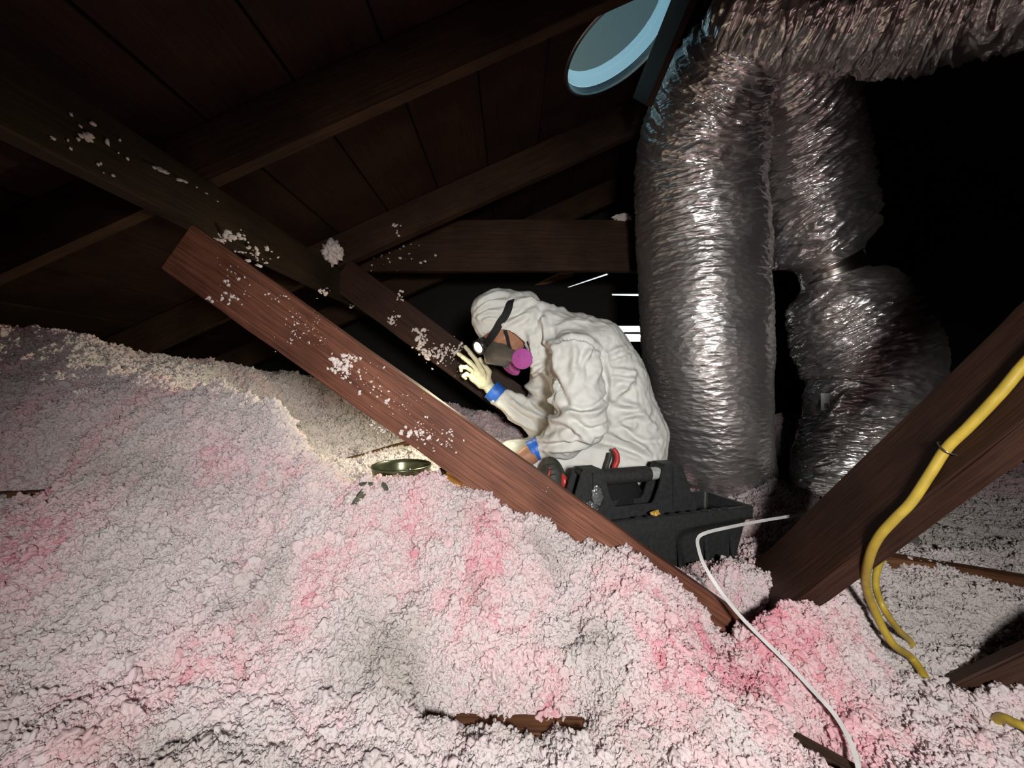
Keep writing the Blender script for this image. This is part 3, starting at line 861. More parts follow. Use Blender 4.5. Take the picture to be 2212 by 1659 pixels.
def ray_plane(u, v, c, n):
    d = P(u, v, 1.0)
    t = c.dot(n) / d.dot(n)
    return d * t


def ground(u, v, dz=0.0):
    """Where the sight line of pixel (u, v) meets the top of the fluff."""
    ys = np.linspace(.35, 2.6, 900); xs = (u - CX) / F * ys; zs = -(v - CY) / F * ys
    i = np.argmax(zs < hgt(xs, ys) + 0.012)
    return P(u, v, ys[i]) + Vector((0, 0, dz))


cab = empty('yellow_cable', on_face(2045, 966), 'yellow electrical cable stapled along the right brace, looping down into the fluff', 'cable')
pts = [on_face(2240, 754) + rb_dir * k for k in (1.3, 1.0, .75, .55, .4, .28, .19, .12, .07, .03)] + [on_face(2212, 788), on_face(2160, 850), on_face(2092, 922), on_face(2045, 968), on_face(2010, 1022), on_face(1968, 1085),
       on_brace(1932, 1122, .016), on_brace(1897, 1162, .018), on_brace(1877, 1208, .020), P(1870, 1262, .805), P(1890, 1320, .84), P(1926, 1388, .80).lerp(ground(1926, 1388), .35), ground(1968, 1432, .012), ground(2000, 1464, -.004), ground(2022, 1490, -.045)]
child(tube('outer_run', pts, 0.0077, M_CABLE, None, 260, 12), cab)
bk_ = lambda t: ra + rb_dir * t - n_w * (.034 if n_w.dot(vd) < 0 else -.034) - n_n * (.03 if n_n.dot(vd) < 0 else -.03)
pts = [bk_(1.3), bk_(.9), bk_(.6), bk_(.4), P(1944, 1152, .93), P(1918, 1186, .90), P(1897, 1225, .88), P(1892, 1268, .86), P(1910, 1316, .83), P(1942, 1362, .79).lerp(ground(1942, 1362), .6), ground(1968, 1386, -.002), ground(1986, 1405, -.04)]
child(tube('inner_loop', pts, 0.0066, M_CABLE, None, 120, 12), cab)
M_STAPLE = plain('steel_staple', (0.45, 0.42, 0.36), 0.35, 1.0)
sc_ = on_face(2045, 968)
sx = (on_face(2062, 985) - on_face(2028, 948)).normalized()
bm = bmesh.new()
o = tube('staple', [sc_ + sx * .014 - face_n * .009, sc_ + sx * .0125 + face_n * .006, sc_ + face_n * .0105, sc_ - sx * .0125 + face_n * .006, sc_ - sx * .014 - face_n * .009], 0.0011, M_STAPLE, None, 30, 8)
bm.free()
child(o, cab)
o = tube('yellow_cable', [ground(2140, 1520, -.04), ground(2165, 1546, -.004), ground(2192, 1566, .004), ground(2222, 1582, .004), ground(2290, 1600, -.03)], 0.0075, M_CABLE, None, 40, 10)
tag(o, 'short stretch of yellow cable half buried at the lower right corner', 'cable')

M_STRAP = plain('white_flat_strap', (0.50, 0.49, 0.48), 0.5, 0, 0.4, 0.1, 30)


def ribbon(name, pts, nrm, w, th, m, n=80, parent=None):
    """flat band: pts centre line, nrm one normal per point."""
    q = catmull(np.column_stack([np.array([list(p) for p in pts]), np.array([list(x) for x in nrm])]), n)
    c, nn = q[:, :3], q[:, 3:6]
    nn = nn / np.linalg.norm(nn, axis=1, keepdims=True)
    t = np.gradient(c, axis=0); t /= np.linalg.norm(t, axis=1, keepdims=True)
    s = np.cross(t, nn); s /= np.linalg.norm(s, axis=1, keepdims=True)
    v = np.stack([c - s * w / 2 - nn * th / 2, c + s * w / 2 - nn * th / 2, c + s * w / 2 + nn * th / 2, c - s * w / 2 + nn * th / 2], 1).reshape(-1, 3)
    f = grid_faces(n, 4, True).tolist() + [[0, 1, 2, 3], [(n - 1) * 4 + 3, (n - 1) * 4 + 2, (n - 1) * 4 + 1, (n - 1) * 4]]
    return mesh_obj(name, [tuple(x) for x in v], f, m, parent, False)


sp_ = [(1760, 1100, 1.09), (1722, 1112, 1.06), (1640, 1126, 1.0), (1570, 1140, .96), (1525, 1151, .935), (1508, 1163, .925), (1509, 1185, .915), (1522, 1222, .90), (1558, 1280, .87), (1602, 1334, .84), (1650, 1383, .815), (1700, 1432, .785), (1752, 1487, .75), (1800, 1540, .715), (1832, 1592, .685), (1850, 1640, .66), (1862, 1700, .63)]
sn_ = [(0.1, -.5, .8), (0.1, -.5, .8), (0.1, -.55, .8), (0, -.6, .8), (-.5, -.7, .5), (-.8, -.6, .2), (-.75, -.6, .3), (-.6, -.5, .6)] + [(-.35, -.45, .8)] * 9
o = ribbon('flat_strap', [P(*q) for q in sp_], [Vector(x) for x in sn_], 0.0078, 0.0012, M_STRAP, 200)
tag(o, 'thin white flat strap bending past the tote and down over the fluff', 'strap')

# ------------------------------------------------------------------ the open tool tote
M_TOTE = plain('black_tote_plastic', (0.021, 0.023, 0.023), 0.5, 0, 0.35, 0.25, 90, 0.25)
M_GRIP = plain('dark_rubber_grip', (0.020, 0.020, 0.019), 0.7, 0, 0.3, 0.4, 120, 0.3)
M_BAR = plain('grey_ribbed_bar', (0.36, 0.37, 0.35), 0.5, 0, 0.4)
M_CLEAR_TAPE = plain('shiny_clear_tape', (0.24, 0.25, 0.26), 0.12, 0.6, 0.8, 0.8, 60)
FR = Vector((0.714, 1.158, -0.36))
e1 = Vector((-0.956, -0.292, 0)).normalized(); e2 = Vector((-e1.y * -1, 0, 0))
e2 = Vector((e1.y, -e1.x, 0)).normalized()
if e2.y < 0: e2 = -e2
TL, TW, TH = 0.60, 0.186, 0.165
tote = empty('tool_tote', FR + e1 * TL / 2 + e2 * TW / 2 + Vector((0, 0, -TH)), 'black plastic open tool tote with a centre handle, behind the diagonal strut', 'tote')
# local frame: x along e1 from the right end, y along e2 from the front, z up from the rim
MT = Matrix((e1, e2, Vector((0, 0, 1)))).transposed().to_4x4(); MT.translation = FR
MTL = Matrix.Translation(-Vector(tote.location)) @ MT


def tote_part(o):
    o.parent = tote; o.matrix_local = MTL; return o


bm = bmesh.new()
def loop(x0, y0, x1, y1, z, r=0.012, n=4):
    out = []
    for cx0, cy0, a0 in ((x1 - r, y1 - r, 0), (x0 + r, y1 - r, 90), (x0 + r, y0 + r, 180), (x1 - r, y0 + r, 270)):
        for k in range(n + 1):
            a = math.radians(a0 + 90 * k / n)
            out.append(bm.verts.new((cx0 + r * math.cos(a), cy0 + r * math.sin(a), z)))
    return out
g = 0.012
L_ = [loop(g + .022, g + .018, TL - g - .022, TW - g - .018, -TH), loop(g, g, TL - g, TW - g, -0.036), loop(0, 0, TL, TW, -0.036), loop(-.001, -.001, TL + .001, TW + .001, -.004), loop(.003, .003, TL - .003, TW - .003, 0.0),
      loop(.016, .016, TL - .016, TW - .016, 0.0), loop(.018, .018, TL - .018, TW - .018, -.008), loop(g + .026, g + .022, TL - g - .026, TW - g - .022, -TH + .006)]
for a, b in zip(L_, L_[1:]):
    for k in range(len(a)):
        j = (k + 1) % len(a); bm.faces.new((a[k], a[j], b[j], b[k]))
bm.faces.new(list(reversed(L_[0]))); bm.faces.new(L_[-1])
tote_part(bm_obj('tray', bm, M_TOTE))
for x in np.linspace(.07, TL - .07, 6):                       # outer ribs of the tray
    bm = bmesh.new(); add_box(bm, (x, g + .004, -.098), (.010, .006, .11), Matrix.Rotation(math.radians(-8), 3, 'X'), .001); tote_part(bm_obj('wall_rib', bm, M_TOTE))
for k in range(9):                                            # tool slots along the rim
    bm = bmesh.new(); add_box(bm, (.10 + k * .036, .0115, 0.0012), (.022, .010, .0035), None, .001); tote_part(bm_obj('rim_slot', bm, M_GRIP))


def plate(name, poly, y, th):
    tri = tessellate_polygon([[Vector((a, b, 0)) for a, b in poly]])
    bm = bmesh.new()
    A = [bm.verts.new((a, y, b)) for a, b in poly]; B = [bm.verts.new((a, y + th, b)) for a, b in poly]
    for t in tri: bm.faces.new([A[i] for i in t]); bm.faces.new([B[i] for i in reversed(t)])
    for i in range(len(poly)):
        j = (i + 1) % len(poly); bm.faces.new((A[i], A[j], B[j], B[i]))
    return tote_part(bm_obj(name, bm, M_TOTE))


U = [(.150, -.15), (.150, -.002), (.168, .03), (.203, .120), (.210, .126), (.262, .126), (.268, .116), (.283, .062), (.298, .026), (.306, .018), (.424, .018), (.434, .026), (.449, .062), (.462, .116), (.468, .126), (.523, .126), (.531, .118), (.565, .01), (.572, -.15)]
plate('handle_panel', U, TW / 2 - .030, .006)
plate('handle_panel', U, TW / 2 + .024, .006)
for xa, xb in ((.207, .266), (.466, .527)):
    bm = bmesh.new(); add_box(bm, ((xa + xb) / 2, TW / 2, .116), (xb - xa, .058, .022), None, .006); tote_part(bm_obj('post_cap', bm, M_TOTE))
for xr in (.236, .497):                                       # raised ribs down the posts
    bm = bmesh.new(); add_box(bm, (xr, TW / 2 - .0325, .055), (.004, .005, .125), None, .001); tote_part(bm_obj('post_rib', bm, M_TOTE))
gz = .096
tube_g = lambda nm, x0, x1, r, m, k: tote_part(tube(nm, [Vector((x0, TW / 2, gz)), Vector((x0 + .004, TW / 2, gz)), Vector(((x0 + x1) / 2, TW / 2, gz)), Vector((x1 - .004, TW / 2, gz)), Vector((x1, TW / 2, gz))], [r * .82, r, r, r, r * .82], m, None, k, 28))
tube_g('grip', .300, .468, .0225, M_GRIP, 24)
br = tube_g('bar', .255, .302, .0165, M_BAR, 14)
for k in range(10):
    a = 2 * math.pi * k / 10
    tote_part(tube('bar_rib', [Vector((.258, TW / 2 + .0165 * math.cos(a), gz + .0165 * math.sin(a))), Vector((.300, TW / 2 + .0165 * math.cos(a), gz + .0165 * math.sin(a)))], .0014, M_BAR, None, 4, 6))
for c, r, sd in (((.487, TW / 2 - .037, .055), .020, 1), ((.505, TW / 2 - .037, .012), .022, 5), ((.528, TW / 2 - .036, .03), .011, 9)):
    tote_part(crumple('clear_tape', (0, 0, 0), r, M_CLEAR_TAPE, sd, None, None, (.8, .18, 1.3), .5, 2.5))
    o = bpy.context.scene.collection.objects[-1]
    o.matrix_local = MTL @ Matrix.Translation(c)

M_FILLER = plain('black_filler', (0.010, 0.010, 0.011), 0.9, 0, 0.2, 0.5, 150)
pc = FR + e1 * .365 + e2 * (TW * .74) + Vector((0, 0, -.01))
pch = crumple('dark_filler', pc, .075, M_FILLER, 12, 'black filler lump added in the tote to darken the gap behind its grip', 'filler', (1.25, .30, 1.0), .25, 1.6)  # dark lump added so the opening under the grip reads black
pch.rotation_euler = (0, 0, math.atan2(e1.y, e1.x))
M_RED = plain('red_handle_plastic', (0.42, 0.030, 0.028), 0.4, 0, 0.5, 0.05, 40)
M_STEEL = plain('dull_tool_steel', (0.22, 0.22, 0.21), 0.4, 1.0)
M_DKTOOL = plain('dark_tool_rubber', (0.035, 0.036, 0.030), 0.6, 0, 0.35, 0.3, 60, 0.3)
pl = empty('pliers', P(1318, 1030, 1.2), 'red handled pliers standing upright in the tote behind the grip', 'pliers')
child(tube('handle', [P(1324, 1040, 1.22), P(1327, 1012, 1.22), P(1333, 996, 1.22), P(1332, 980, 1.22), P(1325, 969, 1.22)], [.0085, .0085, .0085, .008, .006], M_RED, None, 40, 12), pl)
h = child(tube('handle', [P(1310, 1040, 1.24), P(1309, 1012, 1.24), P(1315, 992, 1.24), P(1318, 978, 1.24)], [.0085, .0085, .0075, .006], M_DKTOOL, None, 36, 12), pl)
h['label'] = 'dark grey handle half'
child(tube('jaw', [P(1318, 1038, 1.23), P(1316, 1058, 1.23), P(1314, 1085, 1.23), P(1312, 1105, 1.23)], [.012, .013, .010, .004], M_STEEL, None, 24, 10), pl)

dr = empty('cordless_drill', P(1190, 1090, 1.22), 'dark cordless drill with red trim standing behind the strut beside the tote', 'drill')
rows_ = [P(1203, 1090, 1.2), P(1200, 1068, 1.2), P(1196, 1045, 1.2), P(1192, 1022, 1.2), P(1187, 1000, 1.2), P(1183, 988, 1.2)]
child(tube('motor_housing', rows_, [.030, .037, .0405, .0385, .027, .008], M_DKTOOL, None, 50, 28), dr)
child(tube('red_side_panel', [P(1226, 1072, 1.178), P(1224, 1056, 1.172), P(1219, 1038, 1.172), P(1213, 1022, 1.178)], [.008, .013, .012, .003], M_RED, None, 30, 14), dr)
child(tube('red_trim', [P(1180, 1038, 1.165), P(1186, 1024, 1.163), P(1188, 1010, 1.168)], [.0045, .003, .0015], M_RED, None, 20, 8), dr)
child(tube('handle', [P(1192, 1050, 1.225), P(1176, 1022, 1.235), P(1168, 1030, 1.24), P(1160, 1060, 1.24), P(1155, 1085, 1.24)], [.015, .016, .016, .018, .02], M_DKTOOL, None, 40, 16), dr)
for k in range(3):
    child(tube('vent_slot', [P(1184 + k * 2, 1004 + k * 11, 1.157 + .003 * (2 - k)), P(1196 + k * 2, 1002 + k * 11, 1.157 + .003 * (2 - k))], .0016, M_GRIP, None, 6, 6), dr)
bm = bmesh.new(); add_box(bm, P(1160, 1100, 1.24), (.06, .075, .04), None, .008); child(bm_obj('battery_pack', bm, M_DKTOOL), dr)

M_YEL = plain('amber_plastic', (0.50, 0.29, 0.055), 0.4, 0, 0.5)
crumple('yellow_wedge', P(1416, 1112, 1.085), 0.0125, M_YEL, 4, 'small amber yellow plastic wedge inside the tote near its front rim', 'wedge', (1.15, .8, 1.0), .35, 1.5)

# ------------------------------------------------------------------ pan and bits left of the strut
M_PAN = plain('olive_steel', (0.115, 0.125, 0.080), 0.28, 0.85, 0.5, 0.1, 20, 0.2)
M_PAN_LIT = plain('lit_olive_inside', (0.42, 0.42, 0.28), 0.45, 0.2)  # floor coloured paler, standing in for headlamp light inside the pan
pan = empty('metal_pan', P(868, 1052, 1.22), 'shallow olive grey metal pan sunk in the fluff, left of the diagonal strut', 'pan')
rr0 = 63 / F * 1.22
p0 = P(868, 1005, 1.22)
o = lathe('rim_wall', [(rr0 * .86, -.05), (rr0 * .9, -.045), (rr0 * .97, -.012), (rr0 * .995, -.004), (rr0, 0.0), (rr0 * .99, .003), (rr0 * .955, .001), (rr0 * .93, -.012), (rr0 * .90, -.038), (rr0 * .86, -.043)], M_PAN, None, 64)
o.location = p0; child(o, pan)
o = lathe('bottom', [(0.0005, -.042), (rr0 * .88, -.042), (rr0 * .88, -.048), (0.0005, -.048)], M_PAN_LIT, None, 64); o.location = p0; child(o, pan)
M_BLACK = plain('black_rubber', (0.012, 0.012, 0.012), 0.35, 0, 0.5)
kb = empty('screwdriver', P(958, 1022, 1.12), 'screwdriver with a round black end and amber handle, poking out under the strut', 'screwdriver')
child(crumple('handle_end', P(957, 1019, 1.12), 0.0135, M_BLACK, 2, None, None, (1, 1, 1), .12, 1.5), kb)
child(tube('handle', [P(965, 1024, 1.12), P(980, 1033, 1.10), P(998, 1042, 1.08)], [.010, .011, .009], M_YEL, None, 20, 12), kb)
M_CHIP = plain('weathered_bark', (0.085, 0.085, 0.060), 0.9, 0, 0.2, 0.9, 60, 0.4)
for nm, pp, sq, rot, lab in (('wood_chip', (774, 1076, .845), (1.0, .45, .42), -52, 'dark grey green wood chip lying on the pink mound below the pan'),
                             ('wood_chip', (832, 1052, .872), (.62, .25, .2), 60, 'small dark sliver upright in the fluff below the pan'),
                             ('wood_chip', (790, 1046, .862), (.85, .22, .2), -4, 'thin dark splinter lying on the crest left of the pan')):
    bm = bmesh.new(); bmesh.ops.create_cube(bm, size=1.5); bmesh.ops.subdivide_edges(bm, edges=list(bm.edges), cuts=5, use_grid_fill=True)
    cv = np.array([x.co[:] for x in bm.verts]); dd = 0.22 * np.stack([noise(cv * 2.1 + pp[0]), noise(cv * 2.1 + 9), noise(cv * 2.1 + 33)], 1)
    for x, k in zip(bm.verts, dd): x.co = Vector(((x.co.x + k[0] * 2) * .021 * sq[0], (x.co.y + k[1]) * .021 * sq[1], (x.co.z + k[2]) * .021 * sq[2]))
    o = tag(bm_obj(nm, bm, M_CHIP), lab, 'wood chip'); o.location = P(*pp)
    o.rotation_euler = (0.5, math.radians(rot), 0)

# ------------------------------------------------------------------ distance fields and their skins
class Field:
    def __init__(self, lo, hi, res):
        self.lo = np.array(lo, float); self.res = res
        self.n = np.ceil((np.array(hi) - self.lo) / res).astype(int) + 1
        self.D = np.full(self.n, 0.5, dtype=np.float32)
        self.ax = [self.lo[k] + res * np.arange(self.n[k]) for k in range(3)]

    def block(self, lo, hi):
        s = []
        for k in range(3):
            a = max(0, int((lo[k] - self.lo[k]) / self.res)); b = min(self.n[k], int((hi[k] - self.lo[k]) / self.res) + 2)
            s.append(slice(a, max(a, b)))
        g = np.meshgrid(*[self.ax[k][s[k]].astype(np.float32) for k in range(3)], indexing='ij')
        return tuple(s), g

    def put(self, f, lo, hi, k=0.02, cut=False):
        pad = 0.06 + k
        s, g = self.block(np.array(lo) - pad, np.array(hi) + pad)
        if 0 in g[0].shape: return
        d = f(*g).astype(np.float32); D = self.D[s]
        if cut: self.D[s] = np.maximum(D, -d); return
        h = np.clip(0.5 + 0.5 * (D - d) / k, 0, 1)
        self.D[s] = D * (1 - h) + d * h - k * h * (1 - h)

    def cap(self, a, b, ra, rb=None, k=0.02, ys=1.0, cut=False):
        a, b = np.array(a, float), np.array(b, float); rb = ra if rb is None else rb
        ym = (a[1] + b[1]) / 2; ab = b - a; sc = np.array([1, ys, 1.0]); L2 = ((ab * sc) ** 2).sum() + 1e-12

        def f(x, y, z):
            px, py, pz = x - a[0], (y - a[1]) * ys, z - a[2]
            t = np.clip((px * ab[0] + py * ab[1] * ys + pz * ab[2]) / L2, 0, 1)
            return np.sqrt((px - t * ab[0]) ** 2 + (py - t * ab[1] * ys) ** 2 + (pz - t * ab[2]) ** 2) - (ra + (rb - ra) * t)
        r = max(ra, rb) / min(1, ys)
        self.put(f, np.minimum(a, b) - r, np.maximum(a, b) + r, k, cut)

    def ell(self, c, M, rad, k=0.02, cut=False):
        """ellipsoid: rows of M are its axes, rad its half lengths."""
        c = np.array(c, float); M = np.array([list(r) for r in M]); rad = np.array(rad)

        def f(x, y, z):
            p = [x - c[0], y - c[1], z - c[2]]
            q = [sum(M[i][j] * p[j] for j in range(3)) for i in range(3)]
            k0 = np.sqrt(sum((q[i] / rad[i]) ** 2 for i in range(3))); k1 = np.sqrt(sum((q[i] / rad[i] ** 2) ** 2 for i in range(3)))
            return k0 * (k0 - 1) / np.maximum(k1, 1e-6)
        self.put(f, c - rad.max(), c + rad.max(), k, cut)

    def chain(self, pts, rads, k=0.01, ys=1.0):
        for i in range(len(pts) - 1): self.cap(pts[i], pts[i + 1], rads[i], rads[i + 1], k, ys)

    def skin(self):
        D = self.D; S = D < 0
        nx, ny, nz = D.shape
        c = [S[i:nx - 1 + i, j:ny - 1 + j, k:nz - 1 + k] for i in (0, 1) for j in (0, 1) for k in (0, 1)]
        cnt = sum(x.astype(np.int8) for x in c)
        act = (cnt > 0) & (cnt < 8)
        idx = np.full(act.shape, -1, np.int64); ii = np.argwhere(act); idx[act] = np.arange(len(ii))
        cor = [(i, j, k) for i in (0, 1) for j in (0, 1) for k in (0, 1)]
        val = {q: D[ii[:, 0] + q[0], ii[:, 1] + q[1], ii[:, 2] + q[2]] for q in cor}
        acc = np.zeros((len(ii), 3)); num = np.zeros(len(ii))
        for q in cor:
            for ax in range(3):
                if q[ax] == 0:
                    w = list(q); w[ax] = 1; w = tuple(w)
                    a, b = val[q], val[w]; m = (a < 0) != (b < 0)
                    t = np.where(m, a / np.where(m, a - b, 1), 0)
                    p = np.tile(np.array(q, float), (len(ii), 1)); p[:, ax] = t
                    acc += p * m[:, None]; num += m
        V = self.lo + (ii + acc / num[:, None]) * self.res
        quads = []
        for ax in range(3):
            o1, o2 = (ax + 1) % 3, (ax + 2) % 3
            sl0 = [slice(None)] * 3; sl1 = [slice(None)] * 3
            sl0[ax] = slice(0, D.shape[ax] - 1); sl1[ax] = slice(1, None)
            A, B = S[tuple(sl0)], S[tuple(sl1)]
            e = np.argwhere(A != B)
            ok = (e[:, o1] > 0) & (e[:, o2] > 0) & (e[:, o1] < D.shape[o1] - 1) & (e[:, o2] < D.shape[o2] - 1)
            e = e[ok]; inside = A[e[:, 0], e[:, 1], e[:, 2]]
            d1 = np.zeros(3, int); d1[o1] = 1; d2 = np.zeros(3, int); d2[o2] = 1
            g = lambda q: idx[q[:, 0], q[:, 1], q[:, 2]]
            Q = np.stack([g(e - d1 - d2), g(e - d2), g(e), g(e - d1)], 1)
            Q[~inside] = Q[~inside][:, ::-1]
            quads.append(Q)
        return V, np.vstack(quads)


def vnormals(V, Q):
    n = np.cross(V[Q[:, 2]] - V[Q[:, 0]], V[Q[:, 3]] - V[Q[:, 1]])
    out = np.zeros_like(V)
    for k in range(4): np.add.at(out, Q[:, k], n)
    return out / np.maximum(np.linalg.norm(out, axis=1, keepdims=True), 1e-12)


def relax(V, Q, it=2, lam=0.5):
    for _ in range(it):
        acc = np.zeros_like(V); num = np.zeros(len(V))
        for a, b in ((0, 1), (1, 2), (2, 3), (3, 0)):
            np.add.at(acc, Q[:, a], V[Q[:, b]]); np.add.at(num, Q[:, a], 1)
            np.add.at(acc, Q[:, b], V[Q[:, a]]); np.add.at(num, Q[:, b], 1)
        V = V + lam * (acc / num[:, None] - V)
    return V


# ------------------------------------------------------------------ the kneeling worker
M_SKIN = plain('warm_skin', (0.34, 0.165, 0.095), 0.5, 0, 0.35, 0.15, 90, 0.12)
M_SUIT = plain('white_coverall_cloth', (0.63, 0.635, 0.60), 0.75, 0, 0.25, 0.35, 45, 0.05)
M_GLOVE = plain('cream_latex_glove', (0.62, 0.60, 0.42), 0.5, 0, 0.35, 0.3, 80, 0.1)
M_TAPE = plain('blue_painters_tape', (0.022, 0.125, 0.52), 0.45, 0, 0.4, 0.3, 70, 0.2)
M_MASKB = plain('grey_mask_plastic', (0.085, 0.075, 0.062), 0.28, 0, 0.5, 0.05, 30, 0.15)
M_STRAPB = plain('black_elastic', (0.012, 0.012, 0.013), 0.75, 0, 0.25, 0.3, 200, 0.2)
M_FILTER = plain('magenta_filter_felt', (0.42, 0.095, 0.34), 0.85, 0, 0.15, 0.3, 150, 0.12)
M_LAMPB = plain('headlamp_black', (0.015, 0.015, 0.014), 0.35, 0, 0.5)

HY = 1.47
HC = P(1094, 708, HY)
LA = Vector((-0.707, 0, 0.707))
f0 = Vector((-0.707, 0, -0.707)); yaw = math.radians(17)
FA = (f0 * math.cos(yaw) + Vector((0, -1, 0)) * math.sin(yaw)).normalized()
WA = LA.cross(FA).normalized()                    # towards the far ear
if WA.y < 0: WA = -WA
hp = lambda l, f, w=0.0: HC + LA * l + FA * f + WA * w

# body joints
pelv, mid, chest, upb = P(1352, 928, 1.46), P(1302, 825, 1.45), P(1238, 748, 1.45), P(1272, 770, 1.45)
nsh, nel, nwr = P(1238, 775, 1.275), P(1256, 912, 1.215), P(1176, 968, 1.285)
fsh, fel, fwr = P(1190, 790, 1.62), P(1166, 908, 1.62), P(1078, 857, 1.60)
nhip, nkn, nft = P(1362, 985, 1.385), P(1172, 1034, 1.335), P(1405, 1062, 1.40)
fhip, fkn, fft = P(1345, 975, 1.58), P(1112, 990, 1.62), P(1370, 1035, 1.62)

# far hand: gloved, fingers spread up towards the headlamp
def H(u, v, y): return P(u, v, y)
hand_far = dict(palm=[(H(1062, 843, 1.60), .021), (H(1047, 822, 1.595), .025), (H(1036, 806, 1.59), .024), (H(1024, 815, 1.60), .018), (H(1040, 828, 1.60), .022)],
                fingers=[([H(1043, 803, 1.575), H(1030, 780, 1.555), H(1016, 762, 1.55), H(1005, 749, 1.555)], .0105),
                         ([H(1033, 800, 1.585), H(1015, 783, 1.57), H(1001, 772, 1.57), H(990, 764, 1.575)], .0108),
                         ([H(1026, 805, 1.60), H(1008, 793, 1.585), H(996, 793, 1.585), H(996, 801, 1.595)], .0098),
                         ([H(1022, 815, 1.61), H(1008, 808, 1.60), H(1001, 812, 1.60), H(1006, 818, 1.61)], .0088)],
                thumb=([H(1054, 824, 1.585), H(1056, 803, 1.56), H(1046, 787, 1.545), H(1037, 776, 1.54)], .0115))
hand_near = dict(palm=[(P(1160, 974, 1.29), .026), (P(1142, 984, 1.275), .030), (P(1128, 992, 1.265), .028)],
                 fingers=[([P(1126, 982, 1.285), P(1108, 990, 1.29), P(1096, 1002, 1.285), P(1092, 1014, 1.28)], .0095),
                          ([P(1124, 990, 1.27), P(1104, 999, 1.268), P(1091, 1012, 1.265), P(1088, 1025, 1.265)], .0098),
                          ([P(1124, 998, 1.255), P(1105, 1008, 1.25), P(1094, 1021, 1.25), P(1092, 1033, 1.25)], .0092),
                          ([P(1128, 1005, 1.245), P(1112, 1015, 1.24), P(1103, 1026, 1.24), P(1101, 1035, 1.242)], .0082)],
                 thumb=([P(1148, 976, 1.30), P(1132, 976, 1.315), P(1118, 986, 1.32), P(1110, 996, 1.315)], .0105))


def put_hand(F_, hd, grow=0.0):
    ps = hd['palm']
    for i in range(len(ps) - 1): F_.cap(ps[i][0], ps[i + 1][0], ps[i][1] + grow, ps[i + 1][1] + grow, .012, 1.25)
    for pts_, r in hd['fingers'] + [hd['thumb']]:
        k = .004
        for i in range(len(pts_) - 1):
            r0, r1 = r * (1 - .09 * i) + grow, r * (1 - .09 * (i + 1)) + grow
            F_.cap(pts_[i], pts_[i + 1], r0, r1, k)
        F_.cap(ps[1][0], pts_[0], r * .9 + grow, r + grow, .008)


lo_, hi_ = (-0.16, 1.08, -0.46), (0.64, 1.82, 0.40)
B = Field(lo_, hi_, 0.0038)
B.ell(hp(.015, -.005), (LA, FA, WA), (.108, .094, .072), .01)           # skull
B.ell(hp(-.045, .035), (LA, FA, WA), (.068, .055, .056), .03)           # jaw and cheeks
B.cap(hp(-.098, .060, -.012), hp(-.098, .060, .012), .022, None, .02)   # chin
B.cap(hp(.036, .076, -.026), hp(.036, .076, .026), .015, None, .02)     # brow
for s in (-1, 1):
    B.ell(hp(.012, .088, s * .032), (LA, FA, WA), (.014, .014, .017), .01, cut=True)
    B.ell(hp(-.008, -.005, s * .073), (LA, FA, WA), (.030, .016, .008), .008)
    B.cap(hp(-.018, .068, s * .038), hp(-.028, .050, s * .05), .017, .014, .02)   # cheekbones
B.chain([hp(.018, .088), hp(-.020, .110), hp(-.026, .104)], [.0085, .0115, .010], .010)   # nose
B.cap(hp(-.062, .083, -.018), hp(-.062, .083, .018), .008, None, .01)     # lips
B.chain([hp(-.03, -.03), P(1165, 728, 1.46), chest], [.055, .055, .09], .03)
B.chain([chest, mid, pelv], [.10, .105, .10], .04, 0.75)
for a_, b_, c_, r in ((nsh, nel, nwr, (.05, .044, .027)), (fsh, fel, fwr, (.05, .044, .027))):
    B.cap(chest, a_, .07, .055, .03); B.chain([a_, b_, c_], r, .02)
for a_, b_, c_ in ((nhip, nkn, nft), (fhip, fkn, fft)):
    B.chain([pelv, a_, b_], [.09, .078, .052], .03); B.chain([b_, c_], [.045, .035], .02)
B.cap(nwr, hand_near['palm'][0][0], .027, .026, .01)
put_hand(B, hand_near)
B.cap(fwr, hand_far['palm'][0][0], .024, .019, .01)
put_hand(B, hand_far, -0.0022)
V_, Q_ = B.skin(); V_ = relax(V_, Q_, 1, .4)
person = mesh_obj('person', V_, Q_, M_SKIN, None, True)
tag(person, 'person kneeling in white hooded coveralls and respirator, one gloved hand raised to the headlamp', 'person')
person_V, person_Q = V_, Q_

# coverall
S = Field(lo_, hi_, 0.0042)
S.ell(hp(.024, -.012), (LA, FA, WA), (.132, .112, .094), .02)            # hood
S.cap(hp(.118, .018, -.03), hp(.118, .018, .03), .026, None, .03)        # slack at the crown
S.cap(hp(.07, -.085), hp(.03, -.10), .030, .035, .03)                    # gathered nape
S.cap(P(1122, 657, 1.43), P(1142, 654, 1.49), .042, .042, .018)
S.cap(hp(-.01, -.05), P(1192, 716, 1.45), .086, .088, .04, .85)
S.cap(hp(-.05, -.02), P(1178, 772, 1.45), .060, .070, .03, .8)
S.cap(hp(-.075, .085), hp(-.075, .20), .082, .10, .0, cut=True)
S.ell(hp(-.062, .075), (LA, FA, WA), (.098, .086, .099), .0, cut=True)   # face opening
S.chain([P(1210, 735, 1.45), upb, mid, pelv], [.090, .135, .143, .132], .04, 0.78)
S.cap(chest, P(1262, 880, 1.45), .105, .11, .03, .75)
S.cap(P(1330, 905, 1.45), P(1385, 945, 1.45), .125, .085, .04, .70)
S.cap(chest, nsh, .10, .080, .03); S.chain([nsh, nel], [.083, .076], .018); S.chain([nel, P(1214, 948, 1.255), nwr], [.074, .062, .040], .016)
S.cap(chest, fsh, .10, .080, .03); S.chain([fsh, fel], [.080, .072], .018); S.chain([fel, P(1120, 885, 1.61), fwr], [.070, .056, .042], .014)
